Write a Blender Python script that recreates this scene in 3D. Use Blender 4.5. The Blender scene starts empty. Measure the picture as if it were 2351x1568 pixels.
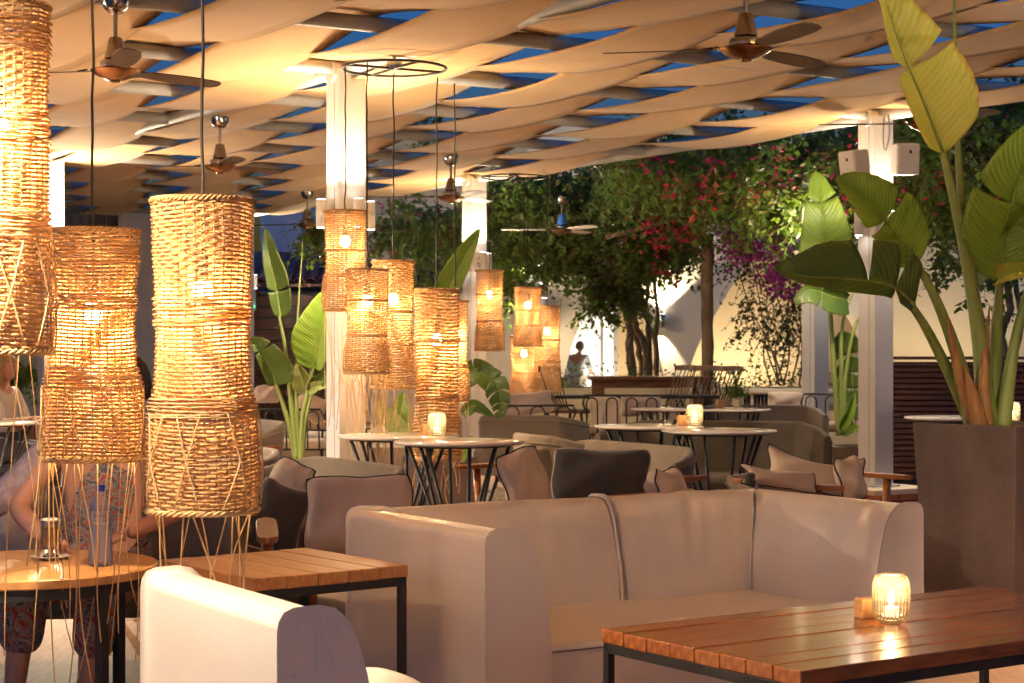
import bpy, bmesh, math, random
from mathutils import Vector, Matrix
R = math.radians
rnd = random.Random(7)
SC = bpy.context.scene
COL = SC.collection

# ---------------------------------------------------------------- camera, sky, exposure
FPX, CH, HU, HV = 4100.0, 1.35, 1175.5, 801.0      # focal length in photo pixels, eye height, horizon


def W(u, v, d):
    return Vector(((u - HU) * d / FPX, d, CH - (v - HV) * d / FPX))


def G(u, v, z):
    return W(u, v, (CH - z) * FPX / (v - HV))


cd = bpy.data.cameras.new('camera')
cam = bpy.data.objects.new('camera', cd)
COL.objects.link(cam)
cam.location = (0, 0, CH)
cam.rotation_euler = (R(90), 0, 0)
cd.sensor_width = 36
cd.lens = FPX / 2351 * 36
cd.shift_y = (HV - 784) / 2351
cd.clip_start = 0.05
cd.clip_end = 500
cd.dof.use_dof = True
cd.dof.focus_distance = 7.0
cd.dof.aperture_fstop = 9.0
SC.camera = cam

wd = bpy.data.worlds.new('World')
SC.world = wd
wd.use_nodes = True
wn = wd.node_tree
bg = wn.nodes['Background']
sky = wn.nodes.new('ShaderNodeTexSky')
sky.sky_type = 'NISHITA'
sky.sun_disc = False
sky.sun_elevation = R(-1)
sky.sun_rotation = R(200)
sky.ozone_density = 5.0
sky.dust_density = 0.0
tint = wn.nodes.new('ShaderNodeMix')          # deeper blue-hour hue, the same in every direction
tint.data_type = 'RGBA'
tint.blend_type = 'MULTIPLY'
tint.inputs[0].default_value = 1.0
tint.inputs[7].default_value = (0.40, 1.30, 1.12, 1)
wn.links.new(sky.outputs[0], tint.inputs[6])
wn.links.new(tint.outputs[2], bg.inputs[0])
bg.inputs[1].default_value = 0.15

SC.view_settings.view_transform = 'Standard'
SC.view_settings.look = 'None'
SC.view_settings.gamma = 1
SC.view_settings.exposure = 2.78
SC.render.engine = 'CYCLES'
cy = SC.cycles
cy.use_denoising = True
try:
    cy.denoiser = 'OPENIMAGEDENOISE'
except Exception:
    pass
cy.max_bounces = 5
cy.use_adaptive_sampling = True
cy.adaptive_threshold = 0.028
cy.adaptive_min_samples = 48
cy.diffuse_bounces = 4
cy.glossy_bounces = 2
cy.transmission_bounces = 4
cy.transparent_max_bounces = 12
cy.sample_clamp_indirect = 4.0
cy.caustics_reflective = False
cy.caustics_refractive = False

WARM = (1.0, 0.80, 0.55)
AMBER = (1.0, 0.71, 0.37)
LAMPW = 18.0          # column lamp, each way
LANT = 4.4           # lantern bulb

# ---------------------------------------------------------------- helpers


def tag(o, label=None, cat=None, group=None, kind=None):
    if label: o['label'] = label
    if cat: o['category'] = cat
    if group: o['group'] = group
    if kind: o['kind'] = kind
    return o


def thing(name, label, cat, loc=(0, 0, 0), rz=0.0, group=None):
    o = bpy.data.objects.new(name, None)
    o.empty_display_size = 0.1
    COL.objects.link(o)
    o.location = loc
    o.rotation_euler = (0, 0, rz)
    return tag(o, label, cat, group)


class MB:
    def __init__(s):
        s.v, s.f, s.uv = [], [], None

    def add(s, v, f):
        n = len(s.v)
        s.v.extend([tuple(p) for p in v])
        s.f.extend([tuple(i + n for i in q) for q in f])
        return s

    def box(s, c, d, rz=0.0, m=None):
        x, y, z = d[0] / 2, d[1] / 2, d[2] / 2
        vs = [Vector((a * x, b * y, e * z)) for e in (-1, 1) for b in (-1, 1) for a in (-1, 1)]
        if rz:
            mm = Matrix.Rotation(rz, 3, 'Z')
            vs = [mm @ q for q in vs]
        if m is not None:
            vs = [m @ q for q in vs]
        c = Vector(c)
        return s.add([q + c for q in vs], [(0, 2, 3, 1), (4, 5, 7, 6), (0, 1, 5, 4), (2, 6, 7, 3), (0, 4, 6, 2), (1, 3, 7, 5)])

    def tube(s, pts, r, n=6, closed=False, cap=True, sy=1.0):
        pts = [Vector(p) for p in pts]
        N = len(pts)
        rs = r if isinstance(r, (list, tuple)) else [r] * N
        vs, fs = [], []
        up = None
        for i, p in enumerate(pts):
            if closed:
                t = pts[(i + 1) % N] - pts[i - 1]
            else:
                t = pts[min(i + 1, N - 1)] - pts[max(i - 1, 0)]
            t.normalize()
            if up is None:
                up = Vector((0, 0, 1)) if abs(t.z) < 0.9 else Vector((0, 1, 0))
            a = t.cross(up)
            if a.length < 1e-5:
                a = t.cross(Vector((1, 0.3, 0)))
            a.normalize()
            b = a.cross(t)
            up = b
            for k in range(n):
                w = 2 * math.pi * k / n
                vs.append(p + a * (math.cos(w) * rs[i]) + b * (math.sin(w) * rs[i] * sy))
        M_ = N if closed else N - 1
        for i in range(M_):
            j = (i + 1) % N
            for k in range(n):
                l = (k + 1) % n
                fs.append((i * n + k, i * n + l, j * n + l, j * n + k))
        if cap and not closed:
            fs.append(tuple(reversed(range(n))))
            fs.append(tuple((N - 1) * n + k for k in range(n)))
        return s.add(vs, fs)

    def lathe(s, prof, n=24, c=(0, 0, 0), rib=None, cap=True):
        vs, fs = [], []
        c = Vector(c)
        for (r, z) in prof:
            for k in range(n):
                w = 2 * math.pi * k / n
                q = r * (1 + (rib(k, z) if rib else 0))
                vs.append(c + Vector((q * math.cos(w), q * math.sin(w), z)))
        for i in range(len(prof) - 1):
            for k in range(n):
                l = (k + 1) % n
                fs.append((i * n + k, i * n + l, (i + 1) * n + l, (i + 1) * n + k))
        if cap:
            fs.append(tuple(reversed(range(n))))
            fs.append(tuple((len(prof) - 1) * n + k for k in range(n)))
        return s.add(vs, fs)

    def grid(s, fn, nu, nv):
        vs = [fn(i / nu, j / nv) for j in range(nv + 1) for i in range(nu + 1)]
        fs = [(j * (nu + 1) + i, j * (nu + 1) + i + 1, (j + 1) * (nu + 1) + i + 1, (j + 1) * (nu + 1) + i) for j in range(nv) for i in range(nu)]
        return s.add(vs, fs)

    def mesh(s, name, mat, smooth=False):
        me = bpy.data.meshes.new(name)
        me.from_pydata(s.v, [], s.f)
        if s.uv is not None:
            l = me.uv_layers.new(name='UVMap')
            idx = [0] * len(me.loops)
            me.loops.foreach_get('vertex_index', idx)
            fl = []
            for i in idx:
                fl.extend(s.uv[i])
            l.data.foreach_set('uv', fl)
        if smooth:
            me.polygons.foreach_set('use_smooth', [True] * len(me.polygons))
            if smooth is not True:
                me.set_sharp_from_angle(angle=R(smooth))
        me.materials.append(mat)
        me.update()
        return me

    def obj(s, name, mat, parent=None, smooth=False, bevel=0.0, seg=2, kind=None):
        return link(name, s.mesh(name, mat, smooth), parent, bevel, seg, kind)


def link(name, me, parent=None, bevel=0.0, seg=2, kind=None):
    o = bpy.data.objects.new(name, me)
    COL.objects.link(o)
    if parent: o.parent = parent
    if bevel:
        b = o.modifiers.new('bevel', 'BEVEL')
        b.width = bevel
        b.segments = seg
        b.limit_method = 'ANGLE'
        b.angle_limit = R(35)
    if kind: o['kind'] = kind
    return o


def copy_tree(o, parent=None):
    c = o.copy()
    COL.objects.link(c)
    c.parent = parent
    for ch in list(o.children):
        copy_tree(ch, c)
    return c


def light(kind, loc, power, color, parent=None, size=0.03, rot=None, spot=None, blend=0.5):
    ld = bpy.data.lights.new('lamp_light', kind)
    ld.energy = power
    ld.color = color
    ld.shadow_soft_size = size
    if spot:
        ld.spot_size = R(spot)
        ld.spot_blend = blend
    o = bpy.data.objects.new('lamp_light', ld)
    COL.objects.link(o)
    o.location = loc
    if rot: o.rotation_euler = rot
    if parent: o.parent = parent
    return o


def bez(p0, p1, p2, n):
    p0, p1, p2 = Vector(p0), Vector(p1), Vector(p2)
    return [p0 * (1 - t) ** 2 + p1 * 2 * t * (1 - t) + p2 * t * t for t in [i / n for i in range(n + 1)]]


def spline(pts, n):
    """Catmull-Rom through the points, n samples per span."""
    pts = [Vector(p) for p in pts]
    P_ = [pts[0] * 2 - pts[1]] + pts + [pts[-1] * 2 - pts[-2]]
    out = []
    for i in range(1, len(P_) - 2):
        a, b, c, d = P_[i - 1], P_[i], P_[i + 1], P_[i + 2]
        for k in range(n):
            t = k / n
            out.append(0.5 * ((2 * b) + (c - a) * t + (2 * a - 5 * b + 4 * c - d) * t * t + (3 * b - a - 3 * c + d) * t ** 3))
    out.append(pts[-1])
    return out


# ---------------------------------------------------------------- materials
MATS = {}


def nodes(name):
    m = bpy.data.materials.new(name)
    m.use_nodes = True
    nt = m.node_tree
    return m, nt, nt.nodes['Principled BSDF'], nt.nodes['Material Output']


def c4(c): return (c[0], c[1], c[2], 1)


def mat(name, col, rough=0.5, metal=0.0, col2=None, vs=4.0, vstretch=(1, 1, 1), bump=0.0, bs=60.0, bstretch=(1, 1, 1), trans=0.0, spec=0.5, coat=0.0, sheen=0.0, detail=4.0, rvar=0.0, lo=0.35, hi=0.65, tcol=None, bdist=0.01):
    if name in MATS: return MATS[name]
    m, nt, b, out = nodes(name)
    N, L = nt.nodes.new, nt.links.new
    b.inputs['Base Color'].default_value = c4(col)
    b.inputs['Roughness'].default_value = rough
    b.inputs['Metallic'].default_value = metal
    b.inputs['Specular IOR Level'].default_value = spec
    if coat:
        b.inputs['Coat Weight'].default_value = coat
        b.inputs['Coat Roughness'].default_value = 0.12
    if sheen:
        b.inputs['Sheen Weight'].default_value = sheen
    tc = N('ShaderNodeTexCoord')
    colout = None
    if col2 is not None:
        mp = N('ShaderNodeMapping')
        mp.inputs['Scale'].default_value = vstretch
        L(tc.outputs['Object'], mp.inputs[0])
        nz = N('ShaderNodeTexNoise')
        nz.inputs['Scale'].default_value = vs
        nz.inputs['Detail'].default_value = detail
        nz.inputs['Roughness'].default_value = 0.6
        L(mp.outputs[0], nz.inputs['Vector'])
        cr = N('ShaderNodeValToRGB')
        cr.color_ramp.elements[0].position = lo
        cr.color_ramp.elements[1].position = hi
        cr.color_ramp.elements[0].color = c4(col)
        cr.color_ramp.elements[1].color = c4(col2)
        L(nz.outputs[0], cr.inputs[0])
        L(cr.outputs[0], b.inputs['Base Color'])
        colout = cr.outputs[0]
        if rvar:
            mr = N('ShaderNodeMapRange')
            mr.inputs['To Min'].default_value = rough - rvar
            mr.inputs['To Max'].default_value = rough + rvar
            L(nz.outputs[0], mr.inputs[0])
            L(mr.outputs[0], b.inputs['Roughness'])
    nrm = None
    if bump:
        mp2 = N('ShaderNodeMapping')
        mp2.inputs['Scale'].default_value = bstretch
        L(tc.outputs['Object'], mp2.inputs[0])
        nb = N('ShaderNodeTexNoise')
        nb.inputs['Scale'].default_value = bs
        nb.inputs['Detail'].default_value = 5
        L(mp2.outputs[0], nb.inputs['Vector'])
        bp = N('ShaderNodeBump')
        bp.inputs['Strength'].default_value = bump
        bp.inputs['Distance'].default_value = bdist
        L(nb.outputs[0], bp.inputs['Height'])
        L(bp.outputs[0], b.inputs['Normal'])
    if trans:
        tr = N('ShaderNodeBsdfTranslucent')
        tr.inputs['Color'].default_value = c4(tcol or col)
        if colout is not None and tcol is None: L(colout, tr.inputs['Color'])
        mx = N('ShaderNodeMixShader')
        mx.inputs[0].default_value = trans
        L(b.outputs[0], mx.inputs[1])
        L(tr.outputs[0], mx.inputs[2])
        L(mx.outputs[0], out.inputs['Surface'])
    MATS[name] = m
    return m


def emis(name, col, st):
    if name in MATS: return MATS[name]
    m, nt, b, out = nodes(name)
    b.inputs['Base Color'].default_value = (0.8, 0.8, 0.8, 1)
    b.inputs['Emission Color'].default_value = c4(col)
    b.inputs['Emission Strength'].default_value = st
    MATS[name] = m
    return m


def glass(name, tint=(1, 1, 1), ior=1.45, rough=0.03, haze=0.0, hcol=(1, 1, 1), base=0.04):
    """thin glass: what is behind shows through, edges reflect"""
    if name in MATS: return MATS[name]
    m, nt, b, out = nodes(name)
    N, L = nt.nodes.new, nt.links.new
    tp = N('ShaderNodeBsdfTransparent')
    tp.inputs[0].default_value = c4(tint)
    gl = N('ShaderNodeBsdfGlossy')
    gl.inputs['Roughness'].default_value = rough
    fr = N('ShaderNodeFresnel')
    fr.inputs[0].default_value = ior
    ad = N('ShaderNodeMath')
    ad.inputs[1].default_value = base
    L(fr.outputs[0], ad.inputs[0])
    mx = N('ShaderNodeMixShader')
    L(ad.outputs[0], mx.inputs[0])
    L(tp.outputs[0], mx.inputs[1])
    L(gl.outputs[0], mx.inputs[2])
    last = mx
    if haze:
        tl = N('ShaderNodeBsdfTranslucent')
        tl.inputs[0].default_value = c4(hcol)
        df = N('ShaderNodeBsdfDiffuse')
        df.inputs[0].default_value = c4(hcol)
        mh = N('ShaderNodeMixShader')
        L(tl.outputs[0], mh.inputs[1])
        L(df.outputs[0], mh.inputs[2])
        m2 = N('ShaderNodeMixShader')
        m2.inputs[0].default_value = haze
        L(mx.outputs[0], m2.inputs[1])
        L(mh.outputs[0], m2.inputs[2])
        last = m2
    L(last.outputs[0], out.inputs['Surface'])
    MATS[name] = m
    return m


def leafmat(name, c1, c2, vein, trans=0.35, tcol=(0.35, 0.5, 0.05), scale=34.0, edge=None):
    """blade with parallel side veins; UV u = across (-1..1 -> 0..1), v = along"""
    m, nt, b, out = nodes(name)
    N, L = nt.nodes.new, nt.links.new
    uv = N('ShaderNodeUVMap')
    sep = N('ShaderNodeSeparateXYZ')
    L(uv.outputs[0], sep.inputs[0])
    ab = N('ShaderNodeMath'); ab.operation = 'SUBTRACT'; ab.inputs[1].default_value = 0.5
    L(sep.outputs[0], ab.inputs[0])
    ab2 = N('ShaderNodeMath'); ab2.operation = 'ABSOLUTE'
    L(ab.outputs[0], ab2.inputs[0])
    # veins swing towards the tip away from the midrib
    ma = N('ShaderNodeMath'); ma.operation = 'MULTIPLY_ADD'; ma.inputs[1].default_value = -0.22
    L(ab2.outputs[0], ma.inputs[0]); L(sep.outputs[1], ma.inputs[2])
    nz = N('ShaderNodeTexNoise'); nz.inputs['Scale'].default_value = 3.0
    L(uv.outputs[0], nz.inputs['Vector'])
    na = N('ShaderNodeMath'); na.operation = 'MULTIPLY_ADD'; na.inputs[1].default_value = 0.05
    L(nz.outputs[0], na.inputs[0]); L(ma.outputs[0], na.inputs[2])
    mu = N('ShaderNodeMath'); mu.operation = 'MULTIPLY'; mu.inputs[1].default_value = scale * 6.283
    L(na.outputs[0], mu.inputs[0])
    si = N('ShaderNodeMath'); si.operation = 'SINE'
    L(mu.outputs[0], si.inputs[0])
    pw = N('ShaderNodeMapRange'); pw.inputs['From Min'].default_value = 0.2; pw.inputs['From Max'].default_value = 1.0
    L(si.outputs[0], pw.inputs[0])
    cr = N('ShaderNodeValToRGB')
    cr.color_ramp.elements[0].position = 0.35; cr.color_ramp.elements[1].position = 0.68
    cr.color_ramp.elements[0].color = c4(c1); cr.color_ramp.elements[1].color = c4(c2)
    nz2 = N('ShaderNodeTexNoise'); nz2.inputs['Scale'].default_value = 2.2; nz2.inputs['Detail'].default_value = 5
    L(uv.outputs[0], nz2.inputs['Vector'])
    L(nz2.outputs[0], cr.inputs[0])
    mr = N('ShaderNodeMapRange'); mr.inputs['From Min'].default_value = 0.0; mr.inputs['From Max'].default_value = 0.035
    mr.inputs['To Min'].default_value = 1.0; mr.inputs['To Max'].default_value = 0.0
    L(ab2.outputs[0], mr.inputs[0])
    mx1 = N('ShaderNodeMix'); mx1.data_type = 'RGBA'
    sc = N('ShaderNodeMath'); sc.operation = 'MULTIPLY'; sc.inputs[1].default_value = 0.35
    L(pw.outputs[0], sc.inputs[0]); L(sc.outputs[0], mx1.inputs[0])
    L(cr.outputs[0], mx1.inputs[6]); mx1.inputs[7].default_value = c4(vein)
    mx2 = N('ShaderNodeMix'); mx2.data_type = 'RGBA'
    L(mr.outputs[0], mx2.inputs[0]); L(mx1.outputs[2], mx2.inputs[6]); mx2.inputs[7].default_value = c4([x * 1.25 for x in vein])
    last = mx2
    if edge:
        me = N('ShaderNodeMapRange'); me.inputs['From Min'].default_value = 0.44; me.inputs['From Max'].default_value = 0.5
        L(ab2.outputs[0], me.inputs[0])
        mx3 = N('ShaderNodeMix'); mx3.data_type = 'RGBA'
        L(me.outputs[0], mx3.inputs[0]); L(mx2.outputs[2], mx3.inputs[6]); mx3.inputs[7].default_value = c4(edge)
        last = mx3
    L(last.outputs[2], b.inputs['Base Color'])
    b.inputs['Roughness'].default_value = 0.38
    bp = N('ShaderNodeBump'); bp.inputs['Strength'].default_value = 0.22; bp.inputs['Distance'].default_value = 0.008
    L(si.outputs[0], bp.inputs['Height']); L(bp.outputs[0], b.inputs['Normal'])
    tr = N('ShaderNodeBsdfTranslucent')
    tm = N('ShaderNodeMix'); tm.data_type = 'RGBA'; tm.blend_type = 'MIX'; tm.inputs[0].default_value = 0.5
    L(last.outputs[2], tm.inputs[6]); tm.inputs[7].default_value = c4(tcol)
    L(tm.outputs[2], tr.inputs[0])
    L(bp.outputs[0], tr.inputs['Normal'])
    ms = N('ShaderNodeMixShader'); ms.inputs[0].default_value = trans
    L(b.outputs[0], ms.inputs[1]); L(tr.outputs[0], ms.inputs[2]); L(ms.outputs[0], out.inputs['Surface'])
    MATS[name] = m
    return m


def dressmat(name, cols, scale=9.0, dist=3.0):
    m, nt, b, out = nodes(name)
    N, L = nt.nodes.new, nt.links.new
    tc = N('ShaderNodeTexCoord')
    nz = N('ShaderNodeTexNoise'); nz.inputs['Scale'].default_value = scale; nz.inputs['Distortion'].default_value = dist; nz.inputs['Detail'].default_value = 3
    L(tc.outputs['Object'], nz.inputs['Vector'])
    cr = N('ShaderNodeValToRGB')
    e = cr.color_ramp.elements
    while len(e) < len(cols): e.new(0.5)
    for i, c in enumerate(cols):
        e[i].position = 0.28 + 0.44 * i / (len(cols) - 1)
        e[i].color = c4(c)
    L(nz.outputs[0], cr.inputs[0]); L(cr.outputs[0], b.inputs['Base Color'])
    b.inputs['Roughness'].default_value = 0.8
    MATS[name] = m
    return m


fabric = mat('canvas', (0.64, 0.42, 0.21), 0.9, col2=(0.72, 0.49, 0.26), vs=1.3, bump=0.25, bs=420, trans=0.12, sheen=0.2, bdist=0.002)


def hemmed(name, c1, c2, hem):
    """woven cloth with a doubled hem along both edges; UV u runs across the strip"""
    m, nt, b, out = nodes(name)
    N, L = nt.nodes.new, nt.links.new
    tc = N('ShaderNodeTexCoord')
    uv = N('ShaderNodeUVMap')
    sp_ = N('ShaderNodeSeparateXYZ'); L(uv.outputs[0], sp_.inputs[0])
    a = N('ShaderNodeMath'); a.operation = 'SUBTRACT'; a.inputs[1].default_value = .5; L(sp_.outputs[0], a.inputs[0])
    a2 = N('ShaderNodeMath'); a2.operation = 'ABSOLUTE'; L(a.outputs[0], a2.inputs[0])
    st = N('ShaderNodeMapRange'); st.inputs['From Min'].default_value = .462; st.inputs['From Max'].default_value = .470; L(a2.outputs[0], st.inputs[0])
    nz = N('ShaderNodeTexNoise'); nz.inputs['Scale'].default_value = 1.1; nz.inputs['Detail'].default_value = 8; L(tc.outputs['Object'], nz.inputs['Vector'])
    cr = N('ShaderNodeValToRGB'); cr.color_ramp.elements[0].position = .3; cr.color_ramp.elements[1].position = .7
    cr.color_ramp.elements[0].color = c4(c1); cr.color_ramp.elements[1].color = c4(c2); L(nz.outputs[0], cr.inputs[0])
    mx = N('ShaderNodeMix'); mx.data_type = 'RGBA'; L(st.outputs[0], mx.inputs[0]); L(cr.outputs[0], mx.inputs[6]); mx.inputs[7].default_value = c4(hem)
    L(mx.outputs[2], b.inputs['Base Color'])
    b.inputs['Roughness'].default_value = .9
    b.inputs['Sheen Weight'].default_value = .2
    # creases run along the strip, fine weave over them
    mp = N('ShaderNodeMapping'); mp.inputs['Scale'].default_value = (7, 60, 1); L(uv.outputs[0], mp.inputs[0])
    n1 = N('ShaderNodeTexNoise'); n1.inputs['Scale'].default_value = 1.0; n1.inputs['Detail'].default_value = 3; n1.inputs['Distortion'].default_value = .8; L(mp.outputs[0], n1.inputs['Vector'])
    n2 = N('ShaderNodeTexNoise'); n2.inputs['Scale'].default_value = 300; L(tc.outputs['Object'], n2.inputs['Vector'])
    b1 = N('ShaderNodeBump'); b1.inputs['Strength'].default_value = .35; b1.inputs['Distance'].default_value = .02; L(n1.outputs[0], b1.inputs['Height'])
    b2 = N('ShaderNodeBump'); b2.inputs['Strength'].default_value = .25; b2.inputs['Distance'].default_value = .002; L(n2.outputs[0], b2.inputs['Height']); L(b1.outputs[0], b2.inputs['Normal'])
    L(b2.outputs[0], b.inputs['Normal'])
    tr = N('ShaderNodeBsdfTranslucent'); L(mx.outputs[2], tr.inputs[0])
    ms = N('ShaderNodeMixShader'); ms.inputs[0].default_value = .12
    L(b.outputs[0], ms.inputs[1]); L(tr.outputs[0], ms.inputs[2]); L(ms.outputs[0], out.inputs['Surface'])
    MATS[name] = m
    return m


fabric = hemmed('hemmed_canvas', (0.49, 0.29, 0.105), (0.60, 0.37, 0.15), (0.43, 0.25, 0.09))
pipe_m = mat('grey_pipe', (0.30, 0.29, 0.28), 0.55, col2=(0.38, 0.37, 0.35), vs=3)
colm = mat('white_painted_metal', (0.58, 0.57, 0.57), 0.45, col2=(0.64, 0.63, 0.63), vs=2, bump=0.05, bs=200)
black = mat('black_steel', (0.012, 0.011, 0.012), 0.45, col2=(0.025, 0.022, 0.02), vs=6)
cordm = mat('black_cord', (0.02, 0.015, 0.012), 0.7, col2=(0.03, 0.02, 0.015), vs=9)
chrome = mat('worn_chrome', (0.55, 0.53, 0.50), 0.18, 1.0, col2=(0.42, 0.40, 0.38), vs=9)
bronze = mat('bronze', (0.30, 0.15, 0.07), 0.22, 1.0, col2=(0.42, 0.24, 0.12), vs=5)
bladem = mat('brown_blade', (0.11, 0.07, 0.045), 0.4, 0.2, col2=(0.17, 0.11, 0.07), vs=6, vstretch=(1, 6, 1))
leather = mat('beige_leather', (0.74, 0.655, 0.565), 0.31, col2=(0.80, 0.715, 0.625), vs=2.2, bump=0.25, bs=120, spec=0.55, rvar=0.07, bdist=0.003)
seam_m = mat('seam_thread', (0.20, 0.15, 0.12), 0.7, col2=(0.26, 0.2, 0.16), vs=9)
wick = mat('wicker_reed', (0.45, 0.245, 0.095), 0.55, col2=(0.58, 0.35, 0.155), vs=26, bump=0.3, bs=300, trans=0.14, tcol=(0.80, 0.48, 0.18), bdist=0.002)
wickd = mat('dark_wicker_reed', (0.46, 0.26, 0.12), 0.55, col2=(0.62, 0.38, 0.19), vs=30, bump=0.3, bs=300, trans=0.10, tcol=(0.65, 0.30, 0.08), bdist=0.002)
reed = mat('pale_reed', (0.62, 0.38, 0.16), 0.5, col2=(0.74, 0.50, 0.25), vs=14, trans=0.15)
bulbm = emis('bulb_glow', (1, 0.72, 0.36), 14)
lensm = emis('lamp_lens', (1, 0.93, 0.82), 4)
teak = mat('teak_plank', (0.20, 0.058, 0.015), 0.22, col2=(0.37, 0.118, 0.032), vs=5, vstretch=(1, 11, 6), bump=0.12, bs=22, bstretch=(1, 12, 8), spec=0.5, rvar=0.06, coat=0.3)
teak2 = mat('golden_plank', (0.46, 0.20, 0.065), 0.36, col2=(0.62, 0.30, 0.11), vs=5, vstretch=(11, 1, 6), bump=0.12, bs=22, bstretch=(12, 1, 8))
oak = mat('oak_top', (0.50, 0.24, 0.08), 0.35, col2=(0.66, 0.36, 0.14), vs=4, vstretch=(2, 14, 4), bump=0.1, bs=20, bstretch=(2, 14, 4))
chairwood = mat('red_brown_wood', (0.30, 0.095, 0.03), 0.3, col2=(0.42, 0.15, 0.05), vs=6, vstretch=(1, 8, 6), coat=0.3)
spindlewood = mat('walnut_spindle', (0.10, 0.052, 0.024), 0.42, col2=(0.16, 0.09, 0.045), vs=7)
taupe = mat('taupe_fabric', (0.155, 0.118, 0.082), 0.85, col2=(0.19, 0.145, 0.10), vs=5, bump=0.2, bs=260, sheen=0.2, bdist=0.003)
linen = mat('linen_cushion', (0.56, 0.43, 0.31), 0.9, col2=(0.64, 0.50, 0.37), vs=4, bump=0.35, bs=180, sheen=0.3, bdist=0.004)
mauve = mat('mauve_cushion', (0.45, 0.345, 0.29), 0.9, col2=(0.51, 0.40, 0.34), vs=4, bump=0.35, bs=180, sheen=0.3, bdist=0.004)
charcoal = mat('charcoal_cushion', (0.050, 0.045, 0.042), 0.9, col2=(0.07, 0.062, 0.056), vs=4, bump=0.35, bs=180, sheen=0.3, bdist=0.004)
pipedark = mat('dark_piping', (0.02, 0.015, 0.013), 0.8, col2=(0.035, 0.03, 0.025), vs=9)
pipepale = mat('pale_piping', (0.6, 0.5, 0.4), 0.8, col2=(0.66, 0.56, 0.46), vs=9)
marble = mat('white_marble', (0.80, 0.76, 0.70), 0.12, col2=(0.66, 0.62, 0.58), vs=3.2, detail=9, lo=0.48, hi=0.72)
plaster = mat('cream_plaster', (0.73, 0.575, 0.33), 0.85, col2=(0.78, 0.635, 0.39), vs=1.4, bump=0.25, bs=22, detail=7)
plaster2 = mat('white_plaster', (0.76, 0.66, 0.50), 0.85, col2=(0.81, 0.72, 0.57), vs=1.4, bump=0.25, bs=22, detail=7)
mauvewall = mat('lilac_plaster', (0.58, 0.54, 0.60), 0.85, col2=(0.64, 0.60, 0.65), vs=1.1, bump=0.2, bs=20, detail=7)
cortenm = mat('rust_brown_planter', (0.065, 0.036, 0.027), 0.5, 0.15, col2=(0.13, 0.082, 0.064), vs=4.0, vstretch=(1, 1, .45), bump=0.2, bs=30, detail=12, rvar=.12, lo=.3, hi=.75)
tilem = mat('clay_roof_tile', (0.22, 0.10, 0.09), 0.8, col2=(0.30, 0.15, 0.13), vs=5, bump=0.3, bs=40)
darkwood = mat('dark_slat', (0.060, 0.023, 0.011), 0.38, col2=(0.12, 0.046, 0.02), vs=5, vstretch=(1, 8, 8), spec=0.3)
barkm = mat('grey_bark', (0.16, 0.10, 0.06), 0.9, col2=(0.26, 0.17, 0.10), vs=9, vstretch=(1, 1, 0.25), bump=0.8, bs=30, bstretch=(1, 1, 0.25), bdist=0.02)
postwood = mat('weathered_post', (0.15, 0.09, 0.05), 0.85, col2=(0.30, 0.19, 0.10), vs=6, vstretch=(1, 1, 0.3), bump=0.7, bs=18, bstretch=(1, 1, 0.3), bdist=0.02)
deckm = mat('deck_boards', (0.36, 0.21, 0.13), 0.5, col2=(0.46, 0.29, 0.19), vs=4, vstretch=(9, 1, 1), bump=0.2, bs=20)
terram = mat('terrace_stone', (0.34, 0.27, 0.20), 0.7, col2=(0.42, 0.34, 0.26), vs=3, bump=0.2, bs=30)
brickm = mat('red_brick', (0.38, 0.13, 0.06), 0.85, col2=(0.48, 0.19, 0.09), vs=8, bump=0.5, bs=40)
soilm = mat('dark_soil', (0.05, 0.033, 0.02), 1.0, col2=(0.09, 0.06, 0.035), vs=30, bump=1, bs=60)
vine_a = mat('vine_leaf', (0.070, 0.150, 0.022), 0.45, col2=(0.16, 0.235, 0.042), vs=5.5, trans=0.3, tcol=(0.26, 0.42, 0.04), lo=0.4, hi=0.6)
vine_b = mat('olive_vine_leaf', (0.085, 0.10, 0.022), 0.5, col2=(0.17, 0.14, 0.035), vs=5, trans=0.3, tcol=(0.25, 0.24, 0.05), lo=0.4, hi=0.6)
vine_c = mat('rust_vine_leaf', (0.16, 0.055, 0.022), 0.6, col2=(0.24, 0.10, 0.035), vs=5, trans=0.25, lo=0.4, hi=0.6)
pink = mat('pink_bract', (0.72, 0.03, 0.12), 0.6, col2=(0.80, 0.08, 0.10), vs=6, trans=0.3)
purple = mat('purple_bract', (0.60, 0.05, 0.42), 0.6, col2=(0.72, 0.14, 0.50), vs=6, trans=0.3)
lf_yellow = leafmat('backlit_banana_blade', (0.50, 0.54, 0.10), (0.62, 0.62, 0.14), (0.75, 0.72, 0.26), 0.4, (0.85, 0.85, 0.20), 26, edge=(0.58, 0.42, 0.08))  # backlight put into the yellow-green blade colour
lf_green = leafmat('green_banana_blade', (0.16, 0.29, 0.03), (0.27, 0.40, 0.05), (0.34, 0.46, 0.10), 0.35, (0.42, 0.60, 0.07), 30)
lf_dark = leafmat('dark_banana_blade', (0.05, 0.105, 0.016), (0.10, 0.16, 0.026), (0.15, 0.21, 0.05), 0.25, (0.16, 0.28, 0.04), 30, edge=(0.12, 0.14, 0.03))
lf_pale = leafmat('pale_banana_blade', (0.28, 0.34, 0.10), (0.38, 0.42, 0.14), (0.5, 0.52, 0.22), 0.4, (0.6, 0.62, 0.2), 26)
stemm = mat('green_petiole', (0.15, 0.20, 0.04), 0.45, col2=(0.24, 0.29, 0.07), vs=3, vstretch=(5, 5, 0.6), trans=0.1)
sheathm = mat('red_brown_sheath', (0.20, 0.065, 0.025), 0.6, col2=(0.36, 0.19, 0.05), vs=6, vstretch=(6, 6, 0.7))
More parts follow.
